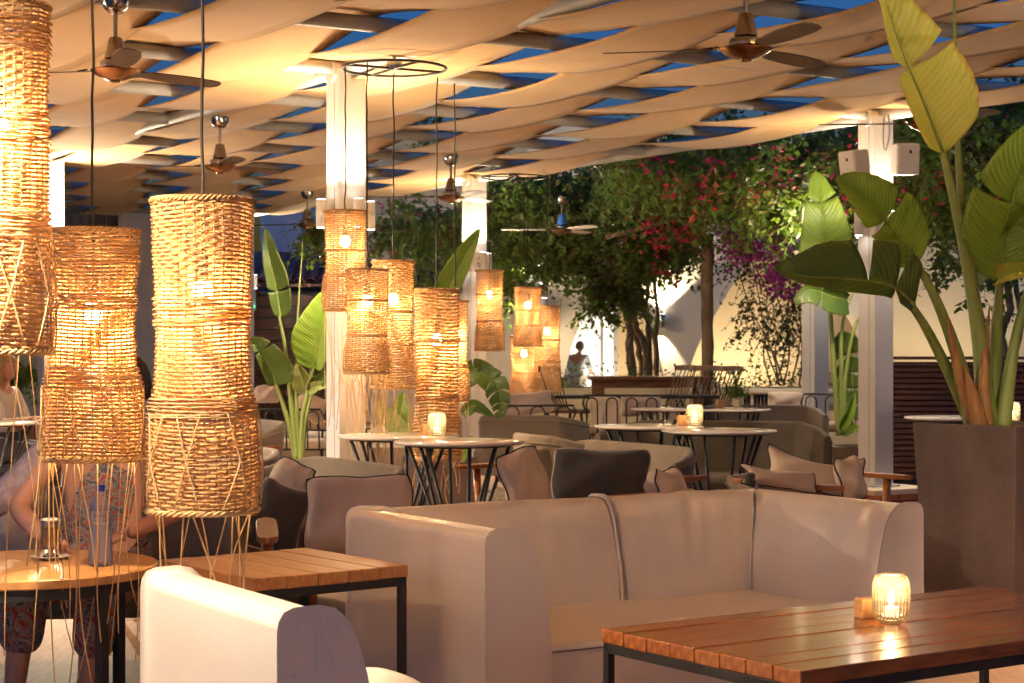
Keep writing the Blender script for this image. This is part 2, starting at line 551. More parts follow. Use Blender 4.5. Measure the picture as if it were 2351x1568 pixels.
hairm = mat('dark_hair', (0.018, 0.011, 0.008), 0.45, col2=(0.04, 0.024, 0.015), vs=40, vstretch=(1, 1, 0.15))
blond = mat('blond_hair', (0.36, 0.21, 0.07), 0.45, col2=(0.50, 0.32, 0.13), vs=40, vstretch=(1, 1, 0.15))
skinm = mat('skin', (0.52, 0.25, 0.16), 0.5, col2=(0.58, 0.30, 0.20), vs=4)
candle_glass = glass('ribbed_glass', (1.0, 0.95, 0.88), 1.5, 0.04, 0.05, (1, 0.82, 0.55), 0.10)
clear_glass = glass('clear_glass', (0.97, 0.97, 0.96), 1.45, 0.03)
water_glass = glass('blue_plastic', (0.95, 0.96, 1.0), 1.4, 0.06, 0.28, (0.74, 0.79, 1.0), 0.06)
flame_m = emis('flame', (1, 0.70, 0.34), 9)
wax = emis('lit_wax', (1, 0.66, 0.32), .45)

# ---------------------------------------------------------------- the setting
TH = math.atan2(0.527, 0.85)                 # furniture and canopy grid
PV = Vector((0.862, 0.507, 0)); SV = Vector((-0.535, 0.845, 0))
CN = Vector((-1.125, 12.10, 0)); BAY, RUN = 4.73, 6.3
ZC = CH + 1.90                               # canopy pipes

MB().add([(-150, -80, 0), (150, -80, 0), (150, 220, 0), (-150, 220, 0)], [(0, 1, 2, 3)]).obj('ground', deckm)['kind'] = 'structure'
t = MB().box((3, 34, 0.125), (60, 28, 0.25)).obj('terrace_floor', terram, bevel=0.01)
t['kind'] = 'structure'

# ---- far arcade wall with two arched openings
YA = 26.0


def Wl(pts, d): return [(W(u, v, d).x, W(u, v, d).z) for u, v in pts]


archA = [(1290, 960), (1291, 880), (1310, 800), (1335, 735), (1368, 680), (1392, 645), (1410, 635)]
archA = archA + [(2820 - u, v) for u, v in reversed(archA[:-1])]
archB = [(1568, 960), (1572, 875), (1600, 800), (1637, 730), (1690, 640), (1745, 585), (1800, 566)]
archB = archB + [(3600 - u, v) for u, v in reversed(archB[:-1])]


def arcade():
    th = 0.55
    root = thing('arcade_wall', 'cream plaster wall with two arched openings behind the bougainvillea trunk', 'wall', (W(1500, 960, YA).x, YA, 0))
    ox = root.location.x
    A, B = Wl(archA, YA), Wl(archB, YA)
    zt, zb = 4.6, 0.2
    mb = MB()

    def strip(xs_top, pts):
        # faces between an opening's outline and the wall top
        for (x0, z0), (x1, z1) in zip(pts[:-1], pts[1:]):
            mb.add([(x0 - ox, 0, z0), (x1 - ox, 0, z1), (x1 - ox, 0, zt), (x0 - ox, 0, zt)], [(0, 1, 2, 3)])
            mb.add([(x0 - ox, 0, z0), (x0 - ox, th, z0), (x1 - ox, th, z1), (x1 - ox, 0, z1)], [(0, 1, 2, 3)])
    def solid(x0, x1):
        mb.add([(x0 - ox, 0, zb), (x1 - ox, 0, zb), (x1 - ox, 0, zt), (x0 - ox, 0, zt)], [(0, 1, 2, 3)])
    strip(None, A); strip(None, B)
    for pts in (A, B):
        for (x, z) in (pts[0], pts[-1]):
            mb.add([(x - ox, 0, zb), (x - ox, th, zb), (x - ox, th, z), (x - ox, 0, z)], [(0, 1, 2, 3)])
    xl = W(1212, 900, YA).x
    solid(xl, A[0][0]); solid(A[-1][0], B[0][0])
    mb.add([(xl - ox, 0, zb), (xl - ox, th, zb), (xl - ox, th, zt), (xl - ox, 0, zt)], [(0, 1, 2, 3)])
    mb.obj('wall_face', plaster2, root)
    xr_ = B[-1][0] - ox
    MB().box((xr_ + 3.5, th / 2, (zb + zt) / 2), (7.0, th, zt - zb)).obj('right_wall_face', plaster, root)
    return root


arcade()
bw = thing('recessed_wall', 'warm cream plaster wall seen through the arches and right of the post', 'wall', (2, YA + 1.9, 0))
MB().box((2.6, 0, 2.4), (14, 0.2, 4.4)).obj('wall_face', plaster, bw)
dx = W(1358, 800, YA + 1.75).x - 2
door = thing('lit_doorway', 'brightly lit glass doorway inside the left arch', 'doorway', (dx + 2, YA + 1.76, 0.2))
MB().box((0, 0.02, 1.1), (0.72, 0.03, 2.2)).obj('lit_room', emis('room_light', (1.0, 0.90, 0.74), .26), door)
for x in (-0.37, 0.37): MB().box((x, -0.02, 1.1), (0.07, 0.1, 2.25)).obj('door_frame', colm, door, bevel=0.005)
MB().box((0, -0.02, 2.24), (0.81, 0.1, 0.07)).obj('door_frame', colm, door, bevel=0.005)
MB().box((0.16, -0.03, 1.1), (0.05, 0.06, 2.18)).obj('door_stile', colm, door, bevel=0.004)
MB().box((0.05, -0.03, 1.9), (0.22, 0.05, 0.12)).obj('door_closer', chrome, door, bevel=0.004)
MB().box((-0.1, -0.012, 1.1), (0.45, 0.008, 2.16)).obj('pane', clear_glass, door)

sc_ = W(1520, 737, YA - 0.09)
sconce = thing('wall_sconce', 'small metal up and down light glaring on the pier between the arches', 'lamp', sc_)
MB().lathe([(0.045, -0.1), (0.05, -0.09), (0.05, 0.09), (0.045, 0.1)], 16).obj('housing', chrome, sconce, 40)
MB().box((0, 0.06, 0), (0.05, 0.1, 0.06)).obj('bracket', chrome, sconce)
MB().lathe([(0.001, 0.104), (0.042, 0.104)], 16, cap=False).obj('lens', lensm, sconce)
SCONCE = sconce

# ---- left and centre-left buildings
lb = thing('lilac_house_wall', 'lilac plaster house wall behind the big hanging lanterns', 'wall', (-4.9, 24.6, 0))
MB().box((0.45, 0, 1.75), (1.75, 0.3, 3.0)).obj('wall_face', mauvewall, lb)
MB().box((-2.4, 0.1, 1.75), (3.9, 0.3, 3.0)).obj('rear_wall_face', plaster, lb)
for i in range(9):
    MB().box((-1.95 + i * 0.17, -0.08, 2.9), (0.155, 0.03, 0.9)).obj('plank', postwood, lb, bevel=0.004)
MB().box((-0.44, -0.18, 1.75), (0.06, 0.06, 3.0)).obj('corner_trim', colm, lb)
MB().box((-3.15, -0.25, 1.5), (0.14, 0.14, 2.6)).obj('post', colm, lb)

YB = 27.0
hb = thing('tiled_house', 'low house with clay tile roof and dark shutters behind the left banana plant', 'building', (W(880, 900, YB).x, YB, 0))
x0, x1 = W(560, 0, YB).x - hb.location.x, W(1215, 0, YB).x - hb.location.x
MB().box(((x0 + x1) / 2, 1.9, 3.0), (x1 - x0, 0.3, 3.2)).obj('upper_wall', mauvewall, hb)
for i in range(11):
    MB().box((x0 + 0.66, 0.05, 0.33 + i * 0.175), (1.25, 0.05, 0.15)).obj('shutter_slat', darkwood, hb, bevel=0.006)
MB().box((x0 + 0.66, 0.12, 1.2), (1.36, 0.06, 1.98)).obj('shutter_back', black, hb)
xs = x0 + 1.4
MB().box(((xs + x1) / 2, 0.15, 1.2), (x1 - xs, 0.2, 1.95)).obj('lower_wall', plaster2, hb)
MB().box(((x0 + x1) / 2, 0.7, 2.3), (x1 - x0, 1.9, 0.05), m=None).obj('roof_deck', darkwood, hb)
# clay tiles: one shared half-round tile, laid in courses up the slope
tm = MB()
for s_ in range(7):
    pass
N_ = 7
vs, fs = [], []
for j, (y, k) in enumerate(((0, 1.0), (0.34, 0.86))):
    for i in range(N_):
        a = math.pi * i / (N_ - 1)
        for q in (1.0, 0.84):
            vs.append((math.cos(a) * 0.085 * k * q, y, math.sin(a) * 0.062 * k * q))
for i in range(N_ - 1):
    o = i * 2
    fs += [(o, o + 2, N_ * 2 + o + 2, N_ * 2 + o), (o + 1, N_ * 2 + o + 1, N_ * 2 + o + 3, o + 3), (o, o + 1, o + 3, o + 2)]
tm.add(vs, fs)
tile_me = tm.mesh('roof_tile', tilem, 50)
sl = math.atan2(0.42, 1.3)
for r in range(5):
    nx = int((x1 - x0 + 0.3) / 0.19)
    for i in range(nx):
        o = link('roof_tile', tile_me, hb)
        o.location = (x0 - 0.1 + i * 0.19 + rnd.uniform(-.008, .008), -0.28 + r * 0.29, 2.36 + r * 0.29 * math.tan(sl) * 0.92 + rnd.uniform(-.006, .006))
        o.rotation_euler = (sl, rnd.uniform(-.05, .05), rnd.uniform(-.03, .03))
MB().add([(x0 - .2, -0.25, 2.33), (x1 + .1, -0.25, 2.33), (x1 + .1, 1.72, 2.33 + 1.97 * math.tan(sl) * .92), (x0 - .2, 1.72, 2.33 + 1.97 * math.tan(sl) * .92)], [(0, 1, 2, 3)]).obj('roof_underlay', tilem, hb)
ex = thing('exit_sign', 'small white box with green light on the dark house wall', 'sign', W(582, 690, YB - 0.1))
MB().box((0, 0, 0), (0.07, 0.06, 0.3)).obj('housing', colm, ex, bevel=0.006)
MB().lathe([(0.001, 0), (0.022, 0), (0.022, 0.02)], 12, (0.0, -0.035, -0.1)).obj('green_light', emis('green_glow', (0.05, 1, 0.45), 1.2), ex)

# ---- canopy
can = thing('fabric_canopy', 'woven canopy of sand coloured fabric strips laced over grey pipes', 'canopy', (CN.x, CN.y, 0))
PSP = RUN / 4
B0, B1 = -PSP * 9, PSP * 8 + 0.25  # near end carried on unseen past the camera to block skylight
NSTR = 8
PITCH = BAY / NSTR
HWV = 0.060


def lp(a, b, z=0.0):
    q = PV * a + SV * b
    return Vector((q.x, q.y, z))


for i in range(-8, NSTR):
    a0 = (i + 0.5) * PITCH
    sg = 1 if i % 2 else -1
    ph, am = rnd.uniform(0, 6), rnd.uniform(0.85, 1.2)
    nb = int((B1 - B0) / 0.09)

    def fn(x, y, a0=a0, sg=sg, ph=ph, am=am):
        b = B0 + (B1 - B0) * y
        w = (x - 0.5) * 2
        t_ = math.pi * b / PSP
        j_ = math.floor(b / PSP); f_ = b / PSP - j_
        c = (1 if j_ % 2 == 0 else -1) * (1 - 2 * (f_ - .055 * math.sin(2 * math.pi * f_)))
        z = ZC + sg * HWV * am * c - 0.026 * (1 - c * c) - 0.012 * w * w + 0.012 * math.sin(b * 1.3 + ph) + 0.010 * w * math.sin(b * 2.1 + ph * 2)
        wid = (PITCH * 0.5 + 0.022) * (1 + 0.05 * math.sin(b * 0.9 + ph))
        return lp(a0 + w * wid, b, z)
    mb_ = MB().grid(fn, 6, nb)
    mb_.uv = [(i_ / 6, j_ / nb) for j_ in range(nb + 1) for i_ in range(7)]
    o = mb_.obj('fabric_strip', fabric, can, True)
    so = o.modifiers.new('thick', 'SOLIDIFY'); so.thickness = 0.004
for j in range(-9, 9):
    b = j * PSP
    MB().tube([lp(-BAY - 0.1, b, ZC), lp(BAY + 0.05, b, ZC)], 0.048, 12).obj('pipe', pipe_m, can, 40)
for a in (-BAY, 0, BAY + 0.03):
    MB().tube([lp(a, B0 - 0.2, ZC + 0.005), lp(a, B1 + 0.1, ZC + 0.005)], 0.062, 12).obj('beam', pipe_m, can, 40)

# ---- columns with up and down lamps
def column(loc, w, top, label, zl, base=0.0, rz=TH, lamps=True, group='white columns with spot lamps', sides=(0, 1, 2, 3), pw=1.0, lone=False, upk=1.0):
    c = thing('column', label, 'column', (loc[0], loc[1], base), rz, group)
    h = top - base
    MB().box((0, 0, h / 2), (w, w, h)).obj('shaft', colm, c, bevel=0.006)
    for sx in (-1, 1):
        MB().box((sx * (w / 2 + 0.001), -0.03, h / 2), (0.003, 0.006, h * 0.98)).obj('groove', pipe_m, c)
    MB().box((0, 0, 0.006), (w + 0.08, w + 0.08, 0.012)).obj('base_plate', colm, c)
    MB().tube([(-0.12, 0, h - 0.01), (0.12, 0, h - 0.01)], 0.075, 12).obj('head_sleeve', colm, c, 40)
    if lamps:
        for k in sides:
            a = k * math.pi / 2
            d = Vector((math.cos(a), math.sin(a), 0))
            p = d * (w / 2 + 0.085)
            z = zl - base
            l = MB().lathe([(0.030, -0.095), (0.034, -0.09), (0.034, 0.09), (0.030, 0.095)], 16, (p.x, p.y, z)).obj('spot_lamp', colm, c, 40)
            br = MB().box(d * (w / 2 + 0.03) + Vector((0, 0, z)), (0.07, 0.05, 0.045), a)
            br.box(p + Vector((0, 0, z)), (0.10, 0.024, 0.022), a + math.pi / 2)
            br.obj('bracket', colm, l, bevel=0.003)
            for s in (-1, 1):
                MB().lathe([(0.001, s * 0.0965), (0.029, s * 0.0965)], 16, (p.x, p.y, z), cap=False).obj('lens', lensm, l)
                if lone and k != sides[0]: continue
                q = p + d * (0.005 if s > 0 else 0.03)
                light('SPOT', (q.x, q.y, z + s * 0.106), LAMPW * pw * (len(sides) if lone else 1) * (upk if s > 0 else 0.9), WARM, c, 0.028, (0, 0, 0), 165 if s > 0 else 125, 0.9).rotation_euler = Vector((d.x * (.70 if s > 0 else .75), d.y * (.70 if s > 0 else .75), s)).to_track_quat('-Z', 'Y').to_euler()
    return c


TOPZ = ZC - 0.02
cR = CN + PV * BAY; cL = CN + SV * RUN; cC = cR + SV * RUN; cD = cC + SV * RUN
column(CN, 0.20, TOPZ, 'white square column behind the hanging ring of five wicker lanterns', 2.26)
column(cR, 0.20, TOPZ, 'white square column carrying two white loudspeakers beside the tall planter', 2.36, 0.24, pw=.6)
column(cC, 0.20, TOPZ, 'white square column behind the far ring of four wicker lanterns', 2.32)
column(cL, 0.20, TOPZ, 'white square column at far left half hidden by the nearest lantern', 2.30, lone=True, sides=(3, 0, 1, 2))
column(cD, 0.20, TOPZ, 'white column standing behind the tallest complete wicker lantern', 2.30, lone=True, sides=(3, 0, 1, 2))
column(W(1228, 900, 25.0), 0.2, 3.3, 'distant white column left of the arched wall', 2.16, 0.25, pw=.6)
column(W(1872, 900, 18.8), 0.2, 3.1, 'slim white post behind the upright green banana leaf', 2.30, 0.25, pw=.5, sides=(1, 2, 3))

for q, lab, pw_ in ((CN - SV * RUN, 'white square column just beyond the right edge beside the coffee table', .85), (CN - PV * BAY, 'white square column beyond the left edge of the canopy bay', 3.2), (CN - PV * BAY - SV * RUN, 'white square column beyond the left edge nearest the camera', .8), (CN - SV * RUN * 2, 'unseen white square column added far right of the camera for fill light', .35), (CN - PV * BAY - SV * RUN * 2, 'unseen white square column added behind the camera for fill light', .85)):  # last two are unseen additions, warm fill for the sofa fronts
    column(q, 0.20, TOPZ, lab, 2.3, lone=True, pw=pw_, upk=.35 if pw_ > 2 else 1.0)
pl = thing('column_plinth', 'white topped brick plinth under the loudspeaker column', 'plinth', (cR.x, cR.y, 0), TH)
MB().box((0, 0, 0.215), (0.66, 0.66, 0.045)).obj('cap', plaster2, pl, bevel=0.008)
bme = MB().box((0, 0, 0), (0.2, 0.045, 0.055)).mesh('brick', brickm)
for side in range(4):
    for r in range(3):
        for i in range(3):
            o = link('brick', bme, pl, 0.004)
            m = Matrix.Rotation(side * math.pi / 2, 3, 'Z')
            o.location = m @ Vector((-0.19 + i * 0.21 - (0.08 if r % 2 else 0) + 0.04, -0.285, 0.04 + r * 0.065))
            o.rotation_euler = (0, 0, side * math.pi / 2)
MB().box((0, 0, 0.1), (0.55, 0.55, 0.19)).obj('core', soilm, pl)

# ---- ground lights that wash the far walls
def uplight(label, p, w, tilt=0.0):
    t_ = thing('garden_uplight', label, 'lamp', p, 0, 'garden uplights at the far walls')
    MB().lathe([(.05, 0), (.06, .02), (.06, .10), (.05, .11)], 20).obj('housing', black, t_, 40)
    MB().lathe([(.001, .111), (.046, .111)], 20, cap=False).obj('lens', lensm, t_)
    light('SPOT', (0, 0, .13), w, WARM, t_, .04, (math.pi - tilt, 0, 0), 140, .8)


for u_, lab, w_ in ((1640, 'uplight left inside the right arch', 15), (1760, 'uplight right inside the right arch', 15), (1900, 'uplight washing the cream wall beside the slim post', 11), (2130, 'uplight washing the cream wall behind the slat screen', 13), (2290, 'uplight under the creeper at far right', 14), (1425, 'uplight inside the left arch beside the doorway', 9), (1540, 'uplight behind the trough at the foot of the pier', 0)):
    if w_ == 0: continue
    q = W(u_, 900, YA + 1.0 if u_ < 1800 else YA - 1.3); q.z = .25
    uplight(lab, q, w_, .25)

# ---- slatted screen at right
sr = thing('slatted_screen', 'dark brown horizontal slat screen behind the tall planter', 'screen', W(2100, 1000, 17.2) * 1.0)
sr.location.z = 0.0
for i in range(21):
    MB().box((1.35, 0, 0.12 + i * 0.054), (3.4, 0.05, 0.044), m=Matrix.Rotation(R(-14), 3, 'X')).obj('slat', darkwood, sr, bevel=0.008)
for x in (-0.3, 1.3, 2.9): MB().box((x, 0.06, 0.62), (0.06, 0.05, 1.2)).obj('post', darkwood, sr)
MB().box((1.35, 0.14, 0.62), (3.4, 0.03, 1.2)).obj('backing', black, sr)
MB().box((1.35, 0.02, 1.262), (3.44, 0.14, 0.03)).obj('top_rail', darkwood, sr, bevel=0.006)

# ---- low garden wall with ground planting
gw = thing('low_garden_wall', 'low cream wall behind the mauve cushions right of centre', 'wall', (W(1880, 900, 20.5).x, 20.5, 0.25))
MB().box((0.2, 0, 0.30), (2.1, 0.5, 0.60)).obj('wall_body', plaster, gw, bevel=0.02)
MB().box((0.2, -0.02, 0.625), (2.2, 0.6, 0.05)).obj('coping', plaster2, gw, bevel=0.01)
gw2 = thing('planting_trough', 'long pale planting trough with small green plants under the arches', 'planter', (W(1560, 900, 23.6).x, 23.6, 0.33))
MB().box((0, 0, 0.26), (4.6, 0.6, 0.5)).obj('trough', plaster, gw2, bevel=0.02)
MB().box((0, 0, 0.505), (4.4, 0.45, 0.02)).obj('soil', soilm, gw2)

# ---------------------------------------------------------------- foliage
def leaf_cloud(pts, size, rs, droop=0.6, kite=True):
    """many small folded leaves; pts = list of Vector"""
    mb = MB()
    V_, F_ = mb.v, mb.f
    for p in pts:
        s = size * rs.uniform(0.6, 1.35)
        yaw = rs.uniform(0, 6.283)
        pit = -droop + rs.gauss(0, 0.55)
        d = Vector((math.cos(yaw) * math.cos(pit), math.sin(yaw) * math.cos(pit), math.sin(pit)))
        sd = d.cross(Vector((rs.gauss(0, .3), rs.gauss(0, .3), 1))).normalized()
        nn = d.cross(sd)
        n = len(V_)
        V_ += [tuple(p), tuple(p + d * s * 0.42 + sd * s * 0.36 + nn * s * .06), tuple(p + d * s - nn * s * 0.12), tuple(p + d * s * 0.42 - sd * s * 0.36 + nn * s * .06), tuple(p + d * s * .45 - nn * s * 0.05)]
        F_ += [(n, n + 1, n + 4), (n + 1, n + 2, n + 4), (n + 2, n + 3, n + 4), (n + 3, n, n + 4)]
    return mb


def clump_pts(boxes, n, rs, nc=60, spread=0.22):
    """points in hanging clumps inside world boxes ((x0,x1),(y0,y1),(z0,z1),weight)"""
    out = []
    ws = [b[3] for b in boxes]
    tot = sum(ws)
    for b, w in zip(boxes, ws):
        k = max(3, int(nc * w / tot))
        for _ in range(k):
            c = Vector((rs.uniform(*b[0]), rs.uniform(*b[1]), rs.uniform(*b[2])))
            sp = spread * rs.uniform(0.6, 1.4)
            for _ in range(int(n / nc)):
                out.append(c + Vector((rs.gauss(0, sp), rs.gauss(0, sp), rs.gauss(0, sp * 1.2))))
    return out


def sprays(centres, n, rs, spread):
    """leaves strung along short arching twigs round each centre"""
    pts, tw = [], MB()
    per = max(1, n // max(1, len(centres)))
    for c in centres:
        left = per
        while left > 0:
            k = min(left, rs.randint(9, 15))
            left -= k
            a = rs.uniform(0, 6.283)
            el = rs.uniform(-.9, .5)
            d = Vector((math.cos(a) * math.cos(el), math.sin(a) * math.cos(el), math.sin(el)))
            L_ = spread * rs.uniform(1.0, 2.3)
            p0 = c + Vector((rs.gauss(0, spread * .35), rs.gauss(0, spread * .35), rs.gauss(0, spread * .35)))
            q = [p0 + d * L_ * t + Vector((0, 0, -L_ * .55 * t * t)) for t in (0, .35, .7, 1.0)]
            tw.tube(q, [.0045, .0035, .0025, .0015], 3, cap=False)
            for i in range(k):
                t = (i + .6) / k
                pts.append(p0 + d * L_ * t + Vector((0, 0, -L_ * .55 * t * t)) + Vector((rs.gauss(0, .014), rs.gauss(0, .014), rs.gauss(0, .014))))
    return pts, tw


def vine(name, label, cat, base, boxes, n, size, trunks, flowers=(), matl=vine_a, nc=60, spread=0.22, seed=1, n2=0, n3=0, group=None):
    rs = random.Random(seed)
    b = Vector(base)
    t_ = thing(name, label, cat, b, 0, group)
    for path, r in trunks:
        pts = spline([Vector(p) - b for p in path], 7)
        k = len(pts)
        pts = [p + Vector((rs.gauss(0, r * .18), rs.gauss(0, r * .18), 0)) for p in pts]
        MB().tube(pts, [r * (1 - 0.5 * i / k) * rs.uniform(.9, 1.12) for i in range(k)], 8).obj('trunk', barkm, t_, True)
    P_, tw = sprays([p - b for p in clump_pts(boxes, nc, rs, nc, .05)], n, rs, spread)
    leaf_cloud(P_, size, rs).obj('crown', matl, t_)
    tw.obj('twigs', barkm, t_, kind='stuff')
    if n2: leaf_cloud(sprays([p - b for p in clump_pts(boxes, nc // 3, rs, max(12, nc // 3), .05)], n2, rs, spread)[0], size, rs).obj('olive_leaves', vine_b, t_, kind='stuff')
    if n3: leaf_cloud(sprays([p - b for p in clump_pts(boxes, nc // 4, rs, max(8, nc // 4), .05)], n3, rs, spread * .8)[0], size * .8, rs).obj('dry_leaves', vine_c, t_, kind='stuff')
    for fb, fn_, fm, fs_ in flowers:
        leaf_cloud([p - b for p in clump_pts(fb, fn_, rs, max(6, fn_ // 12), 0.06)], fs_, rs, 0.1).obj('blossoms', fm, t_, kind='stuff')
    return t_


def ub(u0, u1, v0, v1, d0, d1, w=1.0):
    dm = (d0 + d1) / 2
    a, b = W(u0, v1, dm), W(u1, v0, dm)
    return ((a.x, b.x), (d0, d1), (a.z, b.z), w)


d = 22.5
trk = []
for k, (ub_, uv) in enumerate([((1455, 862), (1436, 640)), ((1478, 862), (1452, 600)), ((1470, 862), (1470, 620)), ((1492, 862), (1440, 560)), ((1500, 850), (1488, 600)), ((1512, 850), (1500, 590))]):
    dd = 24.4 + 0.08 * k
    m = ((ub_[0] + uv[0]) / 2 + rnd.uniform(-16, 16), (ub_[1] + uv[1]) / 2)
    p0 = W(ub_[0], ub_[1] + 40, dd); p0.z = 0.3
    trk.append(([p0, W(ub_[0] + rnd.uniform(-8, 8), ub_[1] - 50, dd), W(*m, dd), W(*uv, dd - 0.2), W(uv[0] + rnd.uniform(-60, 60), uv[1] - 110, dd - 0.9)], 0.062 - 0.005 * k))
for (a, b_, c_) in [((1452, 690), (1420, 660), (1385, 640)), ((1450, 700), (1425, 600), (1290, 560)), ((1470, 640), (1500, 590), (1560, 560)), ((1440, 640), (1400, 590), (1330, 565))]:
    trk.append(([W(*a, 24.4), W(*b_, 24.2), W(*c_, 23.6)], 0.025))
trk.append(([W(1452, 880, 24.2), W(1440, 830, 24.1), W(1448, 770, 24.1), W(1437, 790, 24.0), W(1447, 850, 24.1)], 0.016))
vine('bougainvillea_tree', 'bougainvillea with bundled brown trunks and green leaves before the arches', 'tree', (W(1475, 900, 24.4).x, 24.4, 0.25),
     [ub(1130, 1600, 430, 560, 21.6, 24.0, 5), ub(1230, 1420, 540, 630, 22.5, 24.2, 1.6), ub(1380, 1480, 600, 700, 23.6, 24.2, 1.0), ub(1450, 1600, 540, 600, 22.5, 24, 1.2), ub(1350, 1400, 640, 690, 23.6, 24, .3)],
     18000, 0.078, trk, [([ub(1440, 1590, 460, 560, 20.9, 21.6)], 300, pink, .075), ([ub(1480, 1560, 560, 660, 22.3, 23)], 50, pink, .07)], vine_a, 150, 0.18, 3, 3600, 900)

vine('flowering_vine_roof', 'dark leafy vine roof with red flowers above the canopy edge', 'vine', (W(1700, 400, 21).x, 21.5, 3.4),
     [ub(1130, 1480, 395, 470, 21.4, 23.0, 2.5), ub(1400, 2000, 300, 440, 18.0, 21.5, 6), ub(1600, 1990, 400, 500, 18.5, 21.5, 3), ub(2000, 2400, 215, 400, 16.5, 20, 5), ub(2050, 2400, 400, 500, 17.5, 20, 2)],
     46000, 0.08, [], [([ub(1500, 2300, 330, 470, 17.4, 18.2)], 420, pink, .07), ([ub(1590, 1640, 430, 470, 18.0, 18.4)], 30, mat('orange_bract', (.6, .10, .05), .6, col2=(.7, .16, .08), vs=5), .10), ([ub(2090, 2330, 330, 470, 16.6, 17.4)], 60, pink, .08)], vine_a, 420, 0.20, 5, 5000, 7000)

vine('left_hanging_vine', 'dark leafy vine hanging between the white columns behind the wicker lanterns', 'vine', (W(1000, 480, 24).x, 24, 2.6),
     [ub(880, 1070, 470, 560, 22.0, 25, 3), ub(720, 760, 480, 570, 22.5, 24, .8), ub(950, 1080, 520, 600, 22.5, 25, 1.2), ub(1120, 1210, 540, 650, 23.6, 25.0, 1.4), ub(930, 1060, 250, 330, 19, 22, 0.5)],
     8500, 0.078, [], [([ub(880, 1060, 480, 590, 21.8, 22.6)], 40, pink, .07)], vine_a, 70, 0.19, 8, 600, 300)

p0 = W(1640, 880, 22.2)
vine('purple_flowering_vine', 'loose climbing vine with purple flowers on thin bare stems against the cream wall', 'vine', (W(1770, 890, 22.4).x, 22.4, 0.3),
     [ub(1690, 1845, 540, 640, 21.6, 22.6, 1.2), ub(1700, 1840, 630, 760, 21.8, 22.6, 1.3), ub(1750, 1840, 740, 860, 22.0, 22.6, .6)],
     2200, 0.055, [([W(u0, 885, 22.4), W(u1, 800, 22.3), W(u2, 700, 22.3), W(u3, 560, 22.2)], .011) for u0, u1, u2, u3 in ((1770, 1752, 1775, 1700), (1790, 1770, 1720, 1680), (1800, 1812, 1790, 1750), (1815, 1835, 1836, 1820), (1835, 1842, 1825, 1840), (1780, 1800, 1760, 1790), (1790, 1760, 1745, 1720), (1800, 1780, 1810, 1770))],
     [([ub(1665, 1770, 500, 590, 21.2, 21.9)], 800, purple, .085), ([ub(1760, 1845, 490, 680, 21.2, 21.9)], 620, purple, .075)], vine_b, 46, 0.17, 11, 350, 0)

vine('wall_creeper', 'small green creeper hanging on the cream wall behind the tall banana plant', 'vine', (W(2200, 600, 20).x, 20, 2.0),
     [ub(2130, 2220, 520, 640, 19.2, 20, 1), ub(2180, 2330, 600, 720, 19.4, 20.2, .8), ub(2300, 2400, 480, 640, 19.2, 20, .8)],
     800, 0.085, [([W(2310, 830, 19.9), W(2300, 760, 19.8), W(2320, 690, 19.8), W(2290, 600, 19.7), W(2240, 520, 19.6)], .05), ([W(2325, 830, 19.9), W(2345, 740, 19.8), W(2330, 620, 19.8), W(2350, 500, 19.6)], .04)], [], vine_a, 30, 0.16, 13, 200, 100)

pst = thing('rough_wood_post', 'rough round timber post holding up the vine roof left of the purple flowers', 'post', (W(1624, 900, 22.0).x, 22.0, 0.25))
prs = random.Random(4)
MB().tube([(prs.gauss(0, .006), prs.gauss(0, .006), z * 0.14) for z in range(19)], [0.075 * prs.uniform(.93, 1.07) for _ in range(19)], 12).obj('trunk', postwood, pst, True)
bt = MB().tube([W(1390, 545, 21.5) - pst.location, W(1640, 480, 21.5) - pst.location], 0.03, 8).obj('cross_rail', postwood, pst, True)

rs = random.Random(21)
gpts = []
for _ in range(95):
    x = rs.uniform(-2.1, 2.1); hh = rs.uniform(.08, .22)
    for _ in range(16): gpts.append(Vector((x + rs.gauss(0, .07), rs.uniform(-.24, .22), .50 + abs(rs.gauss(0, hh)))))
o = leaf_cloud([p + gw2.location for p in gpts], .05, rs, -.3).obj('trough_plants', mat('bright_small_leaf', (.09, .17, .03), .5, col2=(.17, .25, .05), vs=9, trans=.3))
tag(o, 'small bright green plants growing along the trough under the arches', 'plants', kind='stuff')


